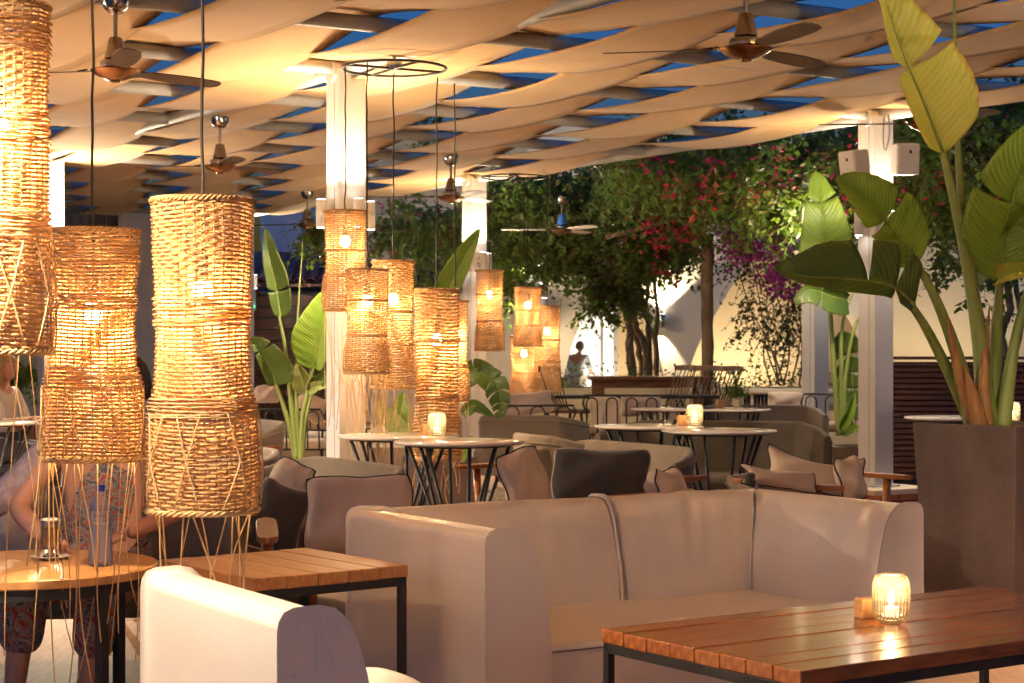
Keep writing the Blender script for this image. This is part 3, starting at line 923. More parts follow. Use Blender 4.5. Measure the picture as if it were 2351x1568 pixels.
# ---------------------------------------------------------------- banana-like plants
def blade(parent, name, mid, wl, wr, nrm, matl, fold=0.35, tears=(), curl=0.0, sag=0.0, seed=0, nt=40, ns=7, gap=0.02, tipw=0.0):
    """leaf blade along the midrib points; wl/wr = half widths left/right of it seen along nrm, nrm = facing direction"""
    rs = random.Random(seed)
    M_ = spline(mid, max(4, nt // (len(mid) - 1)))
    n = len(M_) - 1
    nrm = Vector(nrm).normalized()
    mb = MB(); mb.uv = []
    segs = sorted([0.0] + list(tears) + [1.0])
    L_ = sum((M_[i + 1] - M_[i]).length for i in range(n))

    def prof(t):
        t = min(max(t, 0), 1)
        return (math.sin(math.pi * min(1, (t * 0.94 + 0.06)) ** 0.72)) ** 0.62 * (1 - 0.25 * t) + tipw * t

    def at(t):
        f = min(max(t, 0), 1) * n
        i = min(int(f), n - 1)
        return M_[i].lerp(M_[i + 1], f - i)
    for side in (-1, 1):
        w0 = wl if side < 0 else wr
        tg = tears if side > 0 or len(tears) > 3 else tears[:1]
        sg = sorted([0.0] + list(tg) + [1.0])
        for a, b in zip(sg[:-1], sg[1:]):
            nn = max(3, int((b - a) * nt))
            off = rs.uniform(-.10, .12) if len(sg) > 2 else 0
            base = len(mb.v)
            for i in range(nn + 1):
                t = a + (b - a) * i / nn
                for k in range(ns + 1):
                    s = k / ns
                    mid_t = (a + b) / 2
                    tt = t + (mid_t - t) * (gap / max(b - a, .05)) * 2.0 * s ** 1.2 if len(sg) > 2 else t
                    c = at(tt)
                    tn = (at(tt + .01) - at(tt - .01)).normalized()
                    sd = tn.cross(nrm).normalized() * side
                    nv = sd.cross(tn).normalized() * side
                    if nv.dot(nrm) < 0: nv = -nv
                    fa = fold + off + curl * s
                    wv = prof(tt) * w0 * s
                    ripple = 0.010 * math.sin(tt * 60 + seed) * s + 0.02 * math.sin(tt * 13 + seed * 2) * s * s
                    lead = tn * (wv * 0.30)
                    p = c + sd * (wv * math.cos(fa)) + nv * (wv * math.sin(fa) + ripple * w0 * 2) + lead * s + Vector((0, 0, -sag * s * s * w0))
                    mb.v.append(tuple(p)); mb.uv.append((0.5 + side * s * 0.5, tt))
            for i in range(nn):
                for k in range(ns):
                    q = base + i * (ns + 1) + k
                    mb.f.append((q, q + 1, q + ns + 2, q + ns + 1))
    o = mb.obj(name, matl, parent, True)
    so = o.modifiers.new('thick', 'SOLIDIFY'); so.thickness = 0.002
    # midrib
    MB().tube(M_, [max(.0022, L_ * 0.011 * (1 - i / (n + 1)) ** .8) for i in range(n + 1)], 6).obj('midrib', stemm, o, True)
    return o


def petiole(parent, pts, r0, r1, matl=stemm):
    P_ = spline(pts, 8)
    k = len(P_) - 1
    return MB().tube(P_, [r0 + (r1 - r0) * (i / k) ** .7 for i in range(k + 1)], 10).obj('petiole', matl, parent, True)


def planter_box(label, loc, w, wb, h, rz, matl=cortenm):
    t_ = thing('planter', label, 'planter', loc, rz)
    mb = MB()
    for z, q in ((0, wb), (h, w)):
        mb.v += [(-q / 2, -q / 2, z), (q / 2, -q / 2, z), (q / 2, q / 2, z), (-q / 2, q / 2, z)]
    i = w / 2 - .018
    mb.v += [(-i, -i, h), (i, -i, h), (i, i, h), (-i, i, h), (-i, -i, h - .12), (i, -i, h - .12), (i, i, h - .12), (-i, i, h - .12)]
    for k in range(4):
        l = (k + 1) % 4
        mb.f += [(k, l, 4 + l, 4 + k), (4 + k, 4 + l, 8 + l, 8 + k), (8 + k, 8 + l, 12 + l, 12 + k)]
    mb.f.append((3, 2, 1, 0))
    mb.obj('box', matl, t_, bevel=0.006)
    MB().box((0, 0, h - .12), (2 * i - .004, 2 * i - .004, .03)).obj('soil', soilm, t_)
    return t_


# main plant at right
corner, left = G(2330, 979, .97), G(2097, 970, .97)
ev = (left - corner); ang = math.atan2(ev.y, ev.x)
pc = corner + ev * .5 + Vector((math.cos(ang - math.pi / 2), math.sin(ang - math.pi / 2), 0)) * .31
planter_box('tall tapered rust brown planter holding the big banana plant', (pc.x, pc.y, 0), .62, .53, .97, ang + math.pi)
D0 = pc.y
bp_ = thing('banana_plant', 'tall banana plant with huge leaves in the rust brown planter', 'plant', (pc.x, pc.y, .88))
B_ = bp_.location


def wl_(pts): return [W(u, v, d_) - B_ for u, v, d_ in pts]


petiole(bp_, wl_([(2262, 985, D0), (2252, 800, D0), (2212, 560, D0 - .05), (2165, 350, D0 - .1)]), .066, .018)
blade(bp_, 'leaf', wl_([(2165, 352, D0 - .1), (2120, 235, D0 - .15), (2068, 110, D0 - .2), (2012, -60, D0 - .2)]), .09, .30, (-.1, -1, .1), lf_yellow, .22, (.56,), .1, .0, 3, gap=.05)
petiole(bp_, wl_([(2275, 985, D0), (2255, 800, D0 + .03), (2212, 520, D0 + .02), (2196, 250, D0), (2190, -20, D0)]), .048, .006)
petiole(bp_, wl_([(2236, 985, D0 - .05), (2205, 840, D0 - .08), (2150, 690, D0 - .15), (2095, 590, D0 - .2)]), .052, .016)
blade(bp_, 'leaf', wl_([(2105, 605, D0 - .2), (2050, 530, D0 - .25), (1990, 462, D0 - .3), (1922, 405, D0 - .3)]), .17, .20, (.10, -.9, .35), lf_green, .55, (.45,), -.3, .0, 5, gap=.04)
petiole(bp_, wl_([(2238, 985, D0 + .05), (2190, 880, D0), (2130, 760, D0 - .1), (2085, 690, D0 - .2)]), .046, .017)
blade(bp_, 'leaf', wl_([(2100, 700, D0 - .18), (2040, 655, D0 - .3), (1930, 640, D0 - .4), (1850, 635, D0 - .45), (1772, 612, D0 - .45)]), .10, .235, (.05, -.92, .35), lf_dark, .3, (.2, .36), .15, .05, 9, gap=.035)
petiole(bp_, wl_([(2272, 985, D0 + .1), (2282, 860, D0 + .1), (2290, 730, D0 + .05), (2296, 640, D0)]), .066, .018)
blade(bp_, 'leaf', wl_([(2296, 645, D0), (2310, 530, D0 - .05), (2345, 400, D0 - .05), (2420, 250, D0)]), .26, .20, (-.2, -1, .1), lf_green, .25, (.5,), .1, 0, 12)
blade(bp_, 'leaf', wl_([(2312, 560, D0 + .02), (2340, 500, D0 - .1), (2400, 440, D0 - .2)]), .09, .10, (-.1, -1, -.2), lf_green, .4, (), .3, 0, 14)
petiole(bp_, wl_([(2300, 985, D0 + .0), (2318, 860, D0), (2335, 760, D0), (2365, 640, D0)]), .052, .016)
blade(bp_, 'leaf', wl_([(2292, 640, D0 - .15), (2330, 625, D0 - .25), (2400, 610, D0 - .3)]), .09, .11, (-.2, -1, .3), lf_yellow, .5, (), .5, .1, 15)
for pts, r in (([(2240, 975, D0 - .08), (2200, 850, D0 - .12), (2175, 720, D0 - .16)], .040), ([(2262, 985, D0 - .07), (2258, 880, D0 - .07), (2272, 700, D0 + .02)], .045), ([(2250, 985, D0 - .1), (2230, 900, D0 - .13), (2215, 840, D0 - .14)], .045)):
    P_ = spline(wl_(pts), 6); k = len(P_) - 1
    MB().tube(P_, [r * (1 - (i / k) ** 1.5) + .002 for i in range(k + 1)], 8, sy=.6).obj('dry_sheath', sheathm, bp_, True)

# plant behind the loudspeaker column
d2 = 15.4
bq = thing('banana_plant', 'upright banana plant with one broad green leaf behind the loudspeaker column', 'plant', (W(1925, 1000, d2).x, d2, .35))
B_ = bq.location
petiole(bq, wl_([(1928, 1000, d2), (1915, 850, d2), (1905, 700, d2), (1898, 660, d2)]), .035, .012)
blade(bq, 'leaf', wl_([(1898, 690, d2), (1895, 600, d2 - .05), (1890, 500, d2 - .1), (1872, 390, d2 - .05)]), .26, .27, (.05, -1, .1), lf_green, .12, (.78,), .1, 0, 21, gap=.012)
petiole(bq, wl_([(1932, 1000, d2), (1932, 860, d2), (1935, 740, d2), (1965, 650, d2)]), .03, .01)
blade(bq, 'leaf', wl_([(1945, 690, d2), (1910, 680, d2 - .15), (1860, 665, d2 - .25), (1820, 690, d2 - .3)]), .17, .12, (0, -1, .1), lf_dark, .3, (.5,), .2, .2, 23)
petiole(bq, wl_([(1936, 1000, d2), (1940, 880, d2), (1960, 760, d2), (1990, 700, d2)]), .03, .009)
blade(bq, 'leaf', wl_([(1930, 760, d2 + .1), (1955, 850, d2 + .15), (1955, 930, d2 + .15), (1935, 990, d2 + .1)]), .18, .16, (0, -1, .1), lf_dark, .1, (.2, .35, .5, .65, .8), .1, .1, 25, gap=.03)
blade(bq, 'leaf', wl_([(1930, 985, d2 - .3), (1950, 945, d2 - .35), (1962, 900, d2 - .35)]), .06, .07, (0, -1, .2), lf_green, .5, (), .3, .1, 27)
blade(bq, 'leaf', wl_([(1942, 1000, d2 - .3), (1965, 985, d2 - .4), (1992, 990, d2 - .4)]), .05, .06, (0, -.8, .5), lf_green, .4, (), .3, .1, 29)
pot = thing('round_pot', 'dark brown round pot behind the right curved loveseat', 'pot', (W(1962, 1060, d2 - .2).x, d2 - .2, 0))
MB().lathe([(.14, 0), (.17, .1), (.19, .5), (.2, .52), (.17, .53), (.16, .48)], 28).obj('pot_body', cortenm, pot, 45)

# left plant behind the wicker lanterns
d3 = 12.9
bl = thing('banana_plant', 'banana plant with five upright leaves between the big lantern and the ringed column', 'plant', (W(685, 1040, d3).x, d3, .45))
B_ = bl.location
petiole(bl, wl_([(683, 1060, d3), (668, 920, d3), (655, 800, d3), (640, 720, d3)]), .028, .008)
blade(bl, 'leaf', wl_([(645, 730, d3), (632, 650, d3 - .05), (618, 590, d3 - .1), (607, 522, d3 - .1)]), .07, .15, (-.2, -1, .1), lf_dark, .35, (.25,), .1, 0, 31)
petiole(bl, wl_([(688, 1060, d3), (680, 900, d3), (683, 740, d3), (695, 555, d3)]), .022, .003)
petiole(bl, wl_([(690, 1060, d3), (695, 960, d3), (712, 870, d3), (725, 830, d3)]), .03, .010)
blade(bl, 'leaf', wl_([(722, 850, d3), (732, 790, d3 - .05), (745, 730, d3 - .1), (768, 655, d3 - .1)]), .22, .10, (-.1, -1, .05), lf_green, .2, (), .15, 0, 33)
petiole(bl, wl_([(680, 1060, d3), (662, 970, d3), (640, 900, d3), (628, 870, d3)]), .026, .009)
blade(bl, 'leaf', wl_([(633, 885, d3), (622, 850, d3 - .05), (600, 810, d3 - .12), (572, 770, d3 - .15)]), .07, .22, (-.1, -1, .2), lf_dark, .3, (.7,), .1, .1, 35)
blade(bl, 'leaf', wl_([(700, 905, d3), (694, 870, d3 - .05), (680, 835, d3 - .1)]), .09, .07, (0, -1, .2), lf_pale, .2, (), .1, 0, 37)
petiole(bl, wl_([(692, 1060, d3), (700, 980, d3), (712, 920, d3), (728, 880, d3)]), .022, .007)
blade(bl, 'leaf', wl_([(715, 900, d3 - .1), (735, 870, d3 - .15), (760, 845, d3 - .2)]), .07, .07, (0, -1, .3), lf_dark, .3, (.5,), .3, .2, 39)
blade(bl, 'leaf', wl_([(708, 895, d3 - .1), (728, 885, d3 - .15), (765, 880, d3 - .2)]), .05, .06, (0, -1, .3), lf_pale, .3, (.5,), .3, .2, 41)
pot = thing('planter', 'low dark planter at the foot of the left banana plant', 'planter', (bl.location.x, d3, 0))
MB().lathe([(.2, 0), (.24, .05), (.28, .5), (.25, .51), (.24, .46)], 28).obj('pot_body', cortenm, pot, 45)

# leaves behind the ring of lanterns
d4 = 14.5
bm_ = thing('banana_plant', 'banana plant with one tall spear leaf behind the ring of wicker lanterns', 'plant', (W(1010, 1060, d4).x, d4, .40))
B_ = bm_.location
petiole(bm_, wl_([(1010, 1070, d4), (1000, 900, d4), (1005, 760, d4), (1015, 690, d4)]), .03, .009)
blade(bm_, 'leaf', wl_([(1010, 720, d4), (1030, 660, d4 - .05), (1065, 590, d4 - .05), (1102, 525, d4 - .05)]), .13, .11, (.1, -1, .1), lf_green, .2, (), .1, 0, 43)
petiole(bm_, wl_([(1005, 1070, d4), (960, 900, d4), (935, 750, d4), (922, 545, d4)]), .02, .003)
petiole(bm_, wl_([(1015, 1070, d4), (1030, 960, d4), (1050, 890, d4), (1075, 850, d4)]), .025, .008)
blade(bm_, 'leaf', wl_([(1060, 880, d4 - .3), (1085, 850, d4 - .3), (1110, 845, d4 - .3), (1150, 860, d4 - .3)]), .10, .13, (.1, -1, .3), lf_dark, .3, (.4, .7), .2, .1, 45)
blade(bm_, 'leaf', wl_([(1100, 855, d4 - .35), (1135, 875, d4 - .4), (1150, 920, d4 - .4), (1145, 960, d4 - .4)]), .11, .13, (0, -1, .2), lf_dark, .2, (.3, .5, .7, .85), .2, .1, 47)
blade(bm_, 'leaf', wl_([(1060, 950, d4 - .3), (1090, 930, d4 - .3), (1135, 955, d4 - .3)]), .06, .08, (0, -1, .3), lf_dark, .3, (), .2, .1, 49)
petiole(bm_, wl_([(1000, 1070, d4), (960, 1000, d4 - .1), (925, 960, d4 - .2), (905, 920, d4 - .2)]), .02, .007)
blade(bm_, 'leaf', wl_([(925, 985, d4 - .2), (918, 950, d4 - .2), (925, 900, d4 - .2)]), .09, .09, (0, -1, .1), lf_green, .15, (), .1, 0, 51)
blade(bm_, 'leaf', wl_([(930, 990, d4 - .25), (890, 960, d4 - .25), (860, 915, d4 - .3)]), .08, .09, (0, -1, .2), lf_pale, .2, (), .1, 0, 53)
blade(bm_, 'leaf', wl_([(985, 1010, d4 - .25), (930, 985, d4 - .3), (880, 1000, d4 - .3)]), .06, .06, (0, -1, .4), lf_pale, .3, (), .2, .1, 55)
blade(bm_, 'leaf', wl_([(1055, 1060, d4 - 2.0), (1065, 1030, d4 - 2.0), (1085, 1000, d4 - 2.0)]), .05, .05, (0, -1, .1), lf_green, .2, (), .1, 0, 57)
pot = thing('planter', 'square brown planter under the lantern ring plant', 'planter', (bm_.location.x, d4, 0), .3)
MB().box((0, 0, .24), (.5, .5, .48)).obj('box', cortenm, pot, bevel=.01)

# pale backlit leaves right
bz = thing('banana_plant', 'small pale backlit banana leaves behind the tall plant stems', 'plant', (W(2245, 850, 17.9).x, 17.9, .5))
B_ = bz.location
petiole(bz, wl_([(2246, 860, 17.9), (2246, 750, 17.9), (2245, 650, 17.9)]), .02, .008)
blade(bz, 'leaf', wl_([(2245, 655, 17.9), (2240, 600, 17.9), (2248, 500, 17.9)]), .13, .12, (0, -1, .1), lf_pale, .2, (), 0, 0, 61)
blade(bz, 'leaf', wl_([(2243, 640, 17.9), (2228, 590, 17.9), (2218, 520, 17.9)]), .10, .05, (0, -1, .1), lf_pale, .2, (), 0, 0, 62)

# olive shrub far left
vine('potted_shrub', 'dark leafy shrub in a wooden pot at far left behind the seated woman', 'plant', (W(50, 930, 19).x, 19, .55),
     [ub(15, 75, 830, 905, 18.7, 19.3, 1)], 420, .075, [([W(40, 935, 19), W(48, 900, 19), W(60, 860, 19)], .02)], [], vine_a, 14, .11, 71)
wp = thing('wooden_tub', 'wooden plank tub under the far left shrub', 'planter', (W(50, 930, 19).x, 19, 0))
for i in range(6): MB().box((-.25 + i * .1, 0, .3), (.09, .5, .6)).obj('plank', chairwood, wp, bevel=.005)

# ---------------------------------------------------------------- ceiling fans
def make_fan(label, loc, rz, cone=chrome, bl=bladem, rod=0.27):
    f = thing('ceiling_fan', label, 'ceiling fan', loc, rz, 'ceiling fans under the canopy')
    MB().lathe([(.001, -.09), (.03, -.085), (.06, -.06), (.072, -.03), (.075, 0)], 24).obj('ceiling_cup', chrome, f, 40)
    MB().tube([(0, 0, -.05), (0, 0, -rod)], .012, 10).obj('rod', chrome, f, 40)
    z = -rod
    MB().lathe([(.028, z + .06), (.034, z + .055), (.05, z - .02), (.056, z - .04), (.058, z - .052), (.048, z - .06), (.03, z - .064)], 28).obj('bell_cover', cone, f, 40)
    MB().lathe([(.05, z - .062), (.074, z - .066), (.078, z - .075), (.078, z - .10), (.074, z - .106)], 40, rib=lambda k, q: .03 * (k % 2)).obj('motor_ring', chrome, f, 30)
    MB().lathe([(.08, z - .106), (.128, z - .112), (.132, z - .118), (.126, z - .124), (.10, z - .142), (.062, z - .160), (.03, z - .168), (.026, z - .176), (.001, z - .178)], 40).obj('lower_dish', bronze, f, 30)
    for k in range(3):
        a = R(49 + 120 * k)
        ca, sa = math.cos(a), math.sin(a)

        def P3(r, w, dz=0.0): return (ca * r - sa * w, sa * r + ca * w, z - .115 + dz - .16 * w)
        prof = [(.16, .032), (.20, .045), (.30, .058), (.45, .066), (.60, .062), (.67, .048), (.70, .02)]
        mb = MB()
        n = len(prof)
        mb.v = [P3(r, s * w, dz) for dz in (.003, -.003) for r, w in prof for s in (-1, 1)]
        for q in range(n - 1):
            mb.f += [(2 * q, 2 * q + 1, 2 * q + 3, 2 * q + 2), (2 * n + 2 * q, 2 * n + 2 * q + 2, 2 * n + 2 * q + 3, 2 * n + 2 * q + 1),
                     (2 * q, 2 * q + 2, 2 * n + 2 * q + 2, 2 * n + 2 * q), (2 * q + 1, 2 * n + 2 * q + 1, 2 * n + 2 * q + 3, 2 * q + 3)]
        mb.f += [(0, 2 * n, 2 * n + 1, 1), (2 * n - 2, 2 * n - 1, 4 * n - 1, 4 * n - 2)]
        b_ = mb.obj('blade', bl, f)
        MB().tube([P3(.10, 0, 0), P3(.14, 0, .012), P3(.21, 0, .004)], .010, 6, sy=.5).obj('blade_arm', chrome, b_, 40)
    return f


zf = ZC - .05
F1 = make_fan('chrome ceiling fan nearest the left edge above the big lanterns', (W(265, 15, 9.4).x, 9.4, zf), 0)


def fan_copy(label, u, d_, rz):
    c = copy_tree(F1)
    c.location = (W(u, 0, d_).x, d_, zf)
    c.rotation_euler = (0, 0, R(rz))
    c['label'] = label
    return c


fan_copy('chrome ceiling fan nearest the camera at upper right', 1712, 8.72, 0)
fan_copy('ceiling fan hanging just above the tallest complete wicker lantern', 505, 14.3, 3)
fan_copy('ceiling fan directly left of the far lantern ring', 1035, 17.2, 8)
fan_copy('farthest ceiling fan partly behind the lamp left of the ringed column', 705, 21.0, -4)
fan_copy('ceiling fan mostly hidden behind the yellow banana leaf', 2130, 11.6, 5)
bf = make_fan('ceiling fan with blue cone in front of the leafy vine', W(1290, 452, 20.5), R(12), mat('blue_enamel', (.05, .16, .5), .3, .3, col2=(.07, .2, .58), vs=4), mat('pale_blade', (.55, .48, .40), .4, col2=(.6, .53, .44), vs=5)  , .26)


# ---------------------------------------------------------------- wicker lanterns
def shade_meshes(r, h, rows, stakes, prof, rod, seed, sub=4, sides=5, bands=((.60, .68), (.30, .36)), brows=6):
    rs = random.Random(seed)

    def rr(t):
        f = t * (len(prof) - 1); i = min(int(f), len(prof) - 2); q = f - i
        q = q * q * (3 - 2 * q)
        return r * (prof[i] * (1 - q) + prof[i + 1] * q)
    n = stakes * sub // 2 * 2
    mb = MB()
    amp = rod * 1.25
    wob = [rs.uniform(-.18, .18) for _ in range(rows + 1)]
    for k in range(rows):
        t = (k + .5) / rows
        z0 = t * h
        pts = []
        dz = wob[k] * h / rows * .5
        for i in range(n):
            a = 2 * math.pi * i / n
            q = rr(t) + amp * math.cos(stakes / 2 * a + math.pi * (k % 2)) + rs.gauss(0, rod * .05)
            zz = z0 + dz * math.sin(a + k) + h * .006 * math.sin(2 * a + k * .05)
            pts.append((q * math.cos(a), q * math.sin(a), zz))
        # flat section tube by hand (fast)
        base = len(mb.v)
        rv = rod * rs.uniform(.92, 1.12)
        sec = [(math.cos(2 * math.pi * s / sides), math.sin(2 * math.pi * s / sides)) for s in range(sides)]
        for i, p in enumerate(pts):
            a = 2 * math.pi * i / n
            for cx, cz in sec:
                mb.v.append((p[0] + math.cos(a) * cx * rv * .8, p[1] + math.sin(a) * cx * rv * .8, p[2] + cz * rv))
        for i in range(n):
            j = (i + 1) % n
            for s in range(sides):
                l = (s + 1) % sides
                mb.f.append((base + i * sides + s, base + i * sides + l, base + j * sides + l, base + j * sides + s))
    weave = mb
    st = MB()
    for i in range(stakes):
        a = 2 * math.pi * i / stakes
        st.tube([(rr(t / 10) * math.cos(a + .03 * math.sin(t)), rr(t / 10) * math.sin(a + .03 * math.sin(t)), h * t / 10) for t in range(11)], rod * .62, 4, cap=False)
    bd = MB()
    for (b0, b1) in bands:
        m = brows
        for k in range(m):
            t0 = b0 + (b1 - b0) * k / (m - 1)
            tilt = rs.uniform(-.006, .006)
            bd.tube([((rr(t0) + amp * 1.2 + rod * .8 + rs.gauss(0, rod * .25)) * math.cos(2 * math.pi * i / 56), (rr(t0) + amp * 1.2 + rod * .8) * math.sin(2 * math.pi * i / 56),
                      h * (t0 + tilt * math.sin(2 * math.pi * i / 56 + k) + .0015 * math.sin(i * 1.7 + k * 3))) for i in range(56)], rod * .8, 5, closed=True)

    def braid(t, z, turns, rad):
        b = MB()
        for s in range(3):
            N2 = turns * 6
            b.tube([((rr(t) + amp * .5 + rad * 1.3 * math.cos(2 * math.pi * turns * i / N2 + s * 2.094)) * math.cos(2 * math.pi * i / N2),
                     (rr(t) + amp * .5 + rad * 1.3 * math.cos(2 * math.pi * turns * i / N2 + s * 2.094)) * math.sin(2 * math.pi * i / N2),
                     z + rad * 1.3 * math.sin(2 * math.pi * turns * i / N2 + s * 2.094)) for i in range(N2)], rad, 5, closed=True)
        return b
    tb = braid(1, h, max(8, stakes * 2 // 3), rod * 1.05)
    bb = braid(0, 0, max(6, stakes // 2), rod * 1.1)
    # crossed reeds over the lower third
    xr = MB()
    for i in range(stakes // 4):
        a0 = 2 * math.pi * i / (stakes // 4) + rs.uniform(-.1, .1)
        for s in (-1, 1):
            da = s * rs.uniform(.35, .6)
            pts = []
            for q in range(9):
                t = .015 + .30 * q / 8
                a = a0 + da * (q / 8 - .5)
                ro = rr(t) + amp + rod * 1.3 + .004 * math.sin(math.pi * q / 8)
                pts.append((ro * math.cos(a), ro * math.sin(a), h * t))
            xr.tube(pts, rod * .62, 5)
    return dict(weave=weave, stakes=st, bands=bd, top_braid=tb, bottom_braid=bb, cross=xr, rr=rr)


PROF1 = [1.09, 1.13, 1.07, .93, .90, .92, .97, 1.0]


def fringe_mesh(r, length, n, seed, rad, spread=.2):
    rs = random.Random(seed)
    mb = MB()
    for i in range(n):
        a = 2 * math.pi * (i // 2) / (n // 2) + (i % 2) * .25 + rs.uniform(-.08, .08)
        q = r * rs.uniform(.97, 1.02)
        tw = (1 if i % 2 else -1) * rs.uniform(.02, .09)
        dx, dy = -math.sin(a) * tw + rs.gauss(0, .02), math.cos(a) * tw + rs.gauss(0, .02)
        L_ = length * rs.uniform(.6, 1.1)
        p = Vector((q * math.cos(a), q * math.sin(a), 0))
        bow = Vector((rs.gauss(0, .012), rs.gauss(0, .012), 0))
        pts = []
        for k in range(9):
            t = k / 8
            pts.append(p * (1 - .25 * t) + Vector((dx * t, dy * t, -L_ * t)) + bow * math.sin(math.pi * t) * (1 + t))
        mb.tube(pts, rad * rs.uniform(.8, 1.2), 4)
    return mb


def lantern(label, u, vt, vb, wpx, d_, meshes=None, scale=None, cordtop=None, group='woven wicker pendant lanterns', frn=18, frl=.6, frr=.0021, power=1.0, bulb=.72, rz=0.0):
    """meshes: dict of mesh data with base radius/height; scale adjusts them"""
    base = W(u, vb, d_)
    h = (vb - vt) * d_ / FPX
    r = wpx / 2 * d_ / FPX
    t_ = thing('wicker_lantern', label, 'lantern', base, rz, group)
    br, bh = meshes['r'], meshes['h']
    for nm, key, kd in (('woven_shade', 'weave', 'stuff'), ('stakes', 'stakes', 'stuff'), ('wrapped_band', 'bands', 'stuff'), ('top_braid', 'top_braid', None), ('bottom_braid', 'bottom_braid', None), ('crossed_reeds', 'cross', 'stuff')):
        o = link(nm, meshes[key], t_, kind=kd)
        o.scale = (r / br, r / br, h / bh)
    top = (cordtop if cordtop else ZC) - base.z
    rs = random.Random(int(u))
    pts = [(rs.gauss(0, .003), rs.gauss(0, .003), h * bulb + .1 + (top - h * bulb - .1) * k / 14) for k in range(15)]
    MB().tube(pts, .0048, 6).obj('cord', cordm, t_, True)
    MB().tube([(0, 0, h * bulb + .02), (0, 0, h * bulb + .1)], .018, 10).obj('socket', black, t_, 40)
    MB().lathe([(.012, .03), (.02, .02), (.030, -.005), (.032, -.02), (.026, -.04), (.012, -.05), (.001, -.052)], 16, (0, 0, h * bulb)).obj('bulb', bulbm, t_, True)
    light('POINT', (0, 0, h * bulb - .085), LANT * power, AMBER, t_, .03)
    MB().tube([(-r * .97, 0, h * .985), (r * .97, 0, h * .985)], .003, 5).obj('hanging_bar', black, t_)
    if frn:
        fringe_mesh(r, frl, frn, int(u) + 5, frr).obj('fringe', reed, t_, True, kind='stuff')
    return t_


def bake(sm, r, h):
    out = dict(r=r, h=h)
    for k, m in (('weave', wick), ('stakes', wickd), ('bands', wickd), ('top_braid', wick), ('bottom_braid', reed), ('cross', reed)):
        out[k] = sm[k].mesh(k, m, True)
    return out


GL = 'woven wicker pendant lanterns near the camera'
big = bake(shade_meshes(.146, .94, 78, 32, PROF1, .0043, 1), .146, .94)
big2 = bake(shade_meshes(.142, .78, 63, 32, PROF1, .0045, 2, bands=((.86, .94), (.66, .72), (.32, .40))), .142, .78)
big3 = bake(shade_meshes(.146, 1.0, 82, 32, [1.06, 1.06, 1.0, .98, .97, .95, .98, 1.0], .0043, 3, bands=((.86, .95), (.60, .68), (.33, .40))), .146, 1.0)
lantern('tallest complete wicker lantern in front of the lilac wall', 465, 462, 1170, 226, 5.3, big, frn=14, frl=.45, group=GL)
lantern('shorter wicker lantern between the cropped one and the tallest one', 213, 532, 1052, 203, 5.9, big2, frn=16, frl=.80, group=GL, power=1.35, bulb=.66, rz=.6)
lantern('wicker lantern cropped by the left edge of the photo', -8, 15, 808, 232, 5.0, big3, frn=10, frl=.95, group=GL, bulb=.68, rz=1.2)

sm_ = bake(shade_meshes(.135, .80, 50, 26, [1.05, 1.06, .98, .92, .94, .98, 1.0], .0053, 4, sub=4, sides=4, bands=((.60, .61), (.34, .352)), brows=2), .135, .80)
sm2 = bake(shade_meshes(.135, .80, 50, 26, [1.08, 1.04, .93, .92, .97, .98, 1.0], .0053, 5, sub=4, sides=4, bands=((.70, .712), (.36, .375)), brows=2), .135, .80)


def ring(label, c, r, spokes, group='black hanging lantern rings'):
    t_ = thing('lantern_ring', label, 'ring', c, 0, group)
    MB().tube([(r * math.cos(2 * math.pi * i / 48), r * math.sin(2 * math.pi * i / 48), 0) for i in range(48)], .009, 6, closed=True).obj('hoop', black, t_, True)
    for a in spokes:
        MB().tube([(r * math.cos(a), r * math.sin(a), 0), (-r * math.cos(a), -r * math.sin(a), 0)], .009, 6).obj('spoke', black, t_, True)
    MB().lathe([(.05, .0), (.055, .01), (.05, .04), (.012, .05), (.012, .16)], 20).obj('ceiling_boss', clear_glass if False else chrome, t_, 40)
    return t_


ring('black hoop with spokes hanging in front of the ringed column', W(905, 157, 11.35), .33, (.5, 2.1))
ring('small distant black hoop hanging by the far lantern group', W(1180, 407, 18.7), .34, (.3, 1.7))
zr = W(905, 157, 11.35).z
G1 = 'five wicker lanterns hung from the near hoop'
lantern('highest of the five ring lanterns, against the white column', 793, 486, 712, 93, 11.25, sm_, cordtop=zr, frn=14, frl=.72, frr=.0022, group=G1, power=.7, rz=.3)
lantern('leftmost low ring lantern whose long reeds hang before the column', 843, 620, 856, 94, 11.12, sm2, cordtop=zr, frn=28, frl=.62, frr=.0022, group=G1, power=.7, rz=1.3)
lantern('middle ring lantern behind the leftmost low one', 903, 602, 890, 92, 11.55, sm_, cordtop=zr, frn=20, frl=.50, frr=.0022, group=G1, power=.7, rz=2.3)
lantern('longest ring lantern hanging behind the candle on the round table', 1003, 668, 1052, 99, 11.72, sm2, cordtop=zr, frn=10, frl=.3, frr=.0022, group=G1, power=.7, rz=.9)
lantern('ring lantern mostly hidden behind the longest one', 1044, 692, 918, 60, 12.0, sm_, cordtop=zr, frn=10, frl=.42, frr=.0022, group=G1, power=.7, rz=.9)
zr2 = W(1180, 407, 18.7).z
G2 = 'four wicker lanterns hung from the far hoop'
lantern('leftmost lantern of the far group, hanging before the far column', 1124, 622, 804, 60, 18.4, sm2, cordtop=zr2, frn=8, frl=.6, frr=.002, group=G2, power=.6)
lantern('upper lantern in the middle of the far group', 1212, 660, 794, 60, 18.5, sm_, cordtop=zr2, frn=0, group=G2, power=.6, rz=.5)
lantern('lowest lantern of the far group, under the upper middle one', 1203, 772, 903, 60, 18.8, sm2, cordtop=zr2, frn=8, frl=.3, frr=.002, group=G2, power=.6, rz=1.5)
lantern('rightmost lantern of the far group', 1256, 704, 898, 58, 18.7, sm_, cordtop=zr2, frn=8, frl=.3, frr=.002, group=G2, power=.6, rz=2.5)


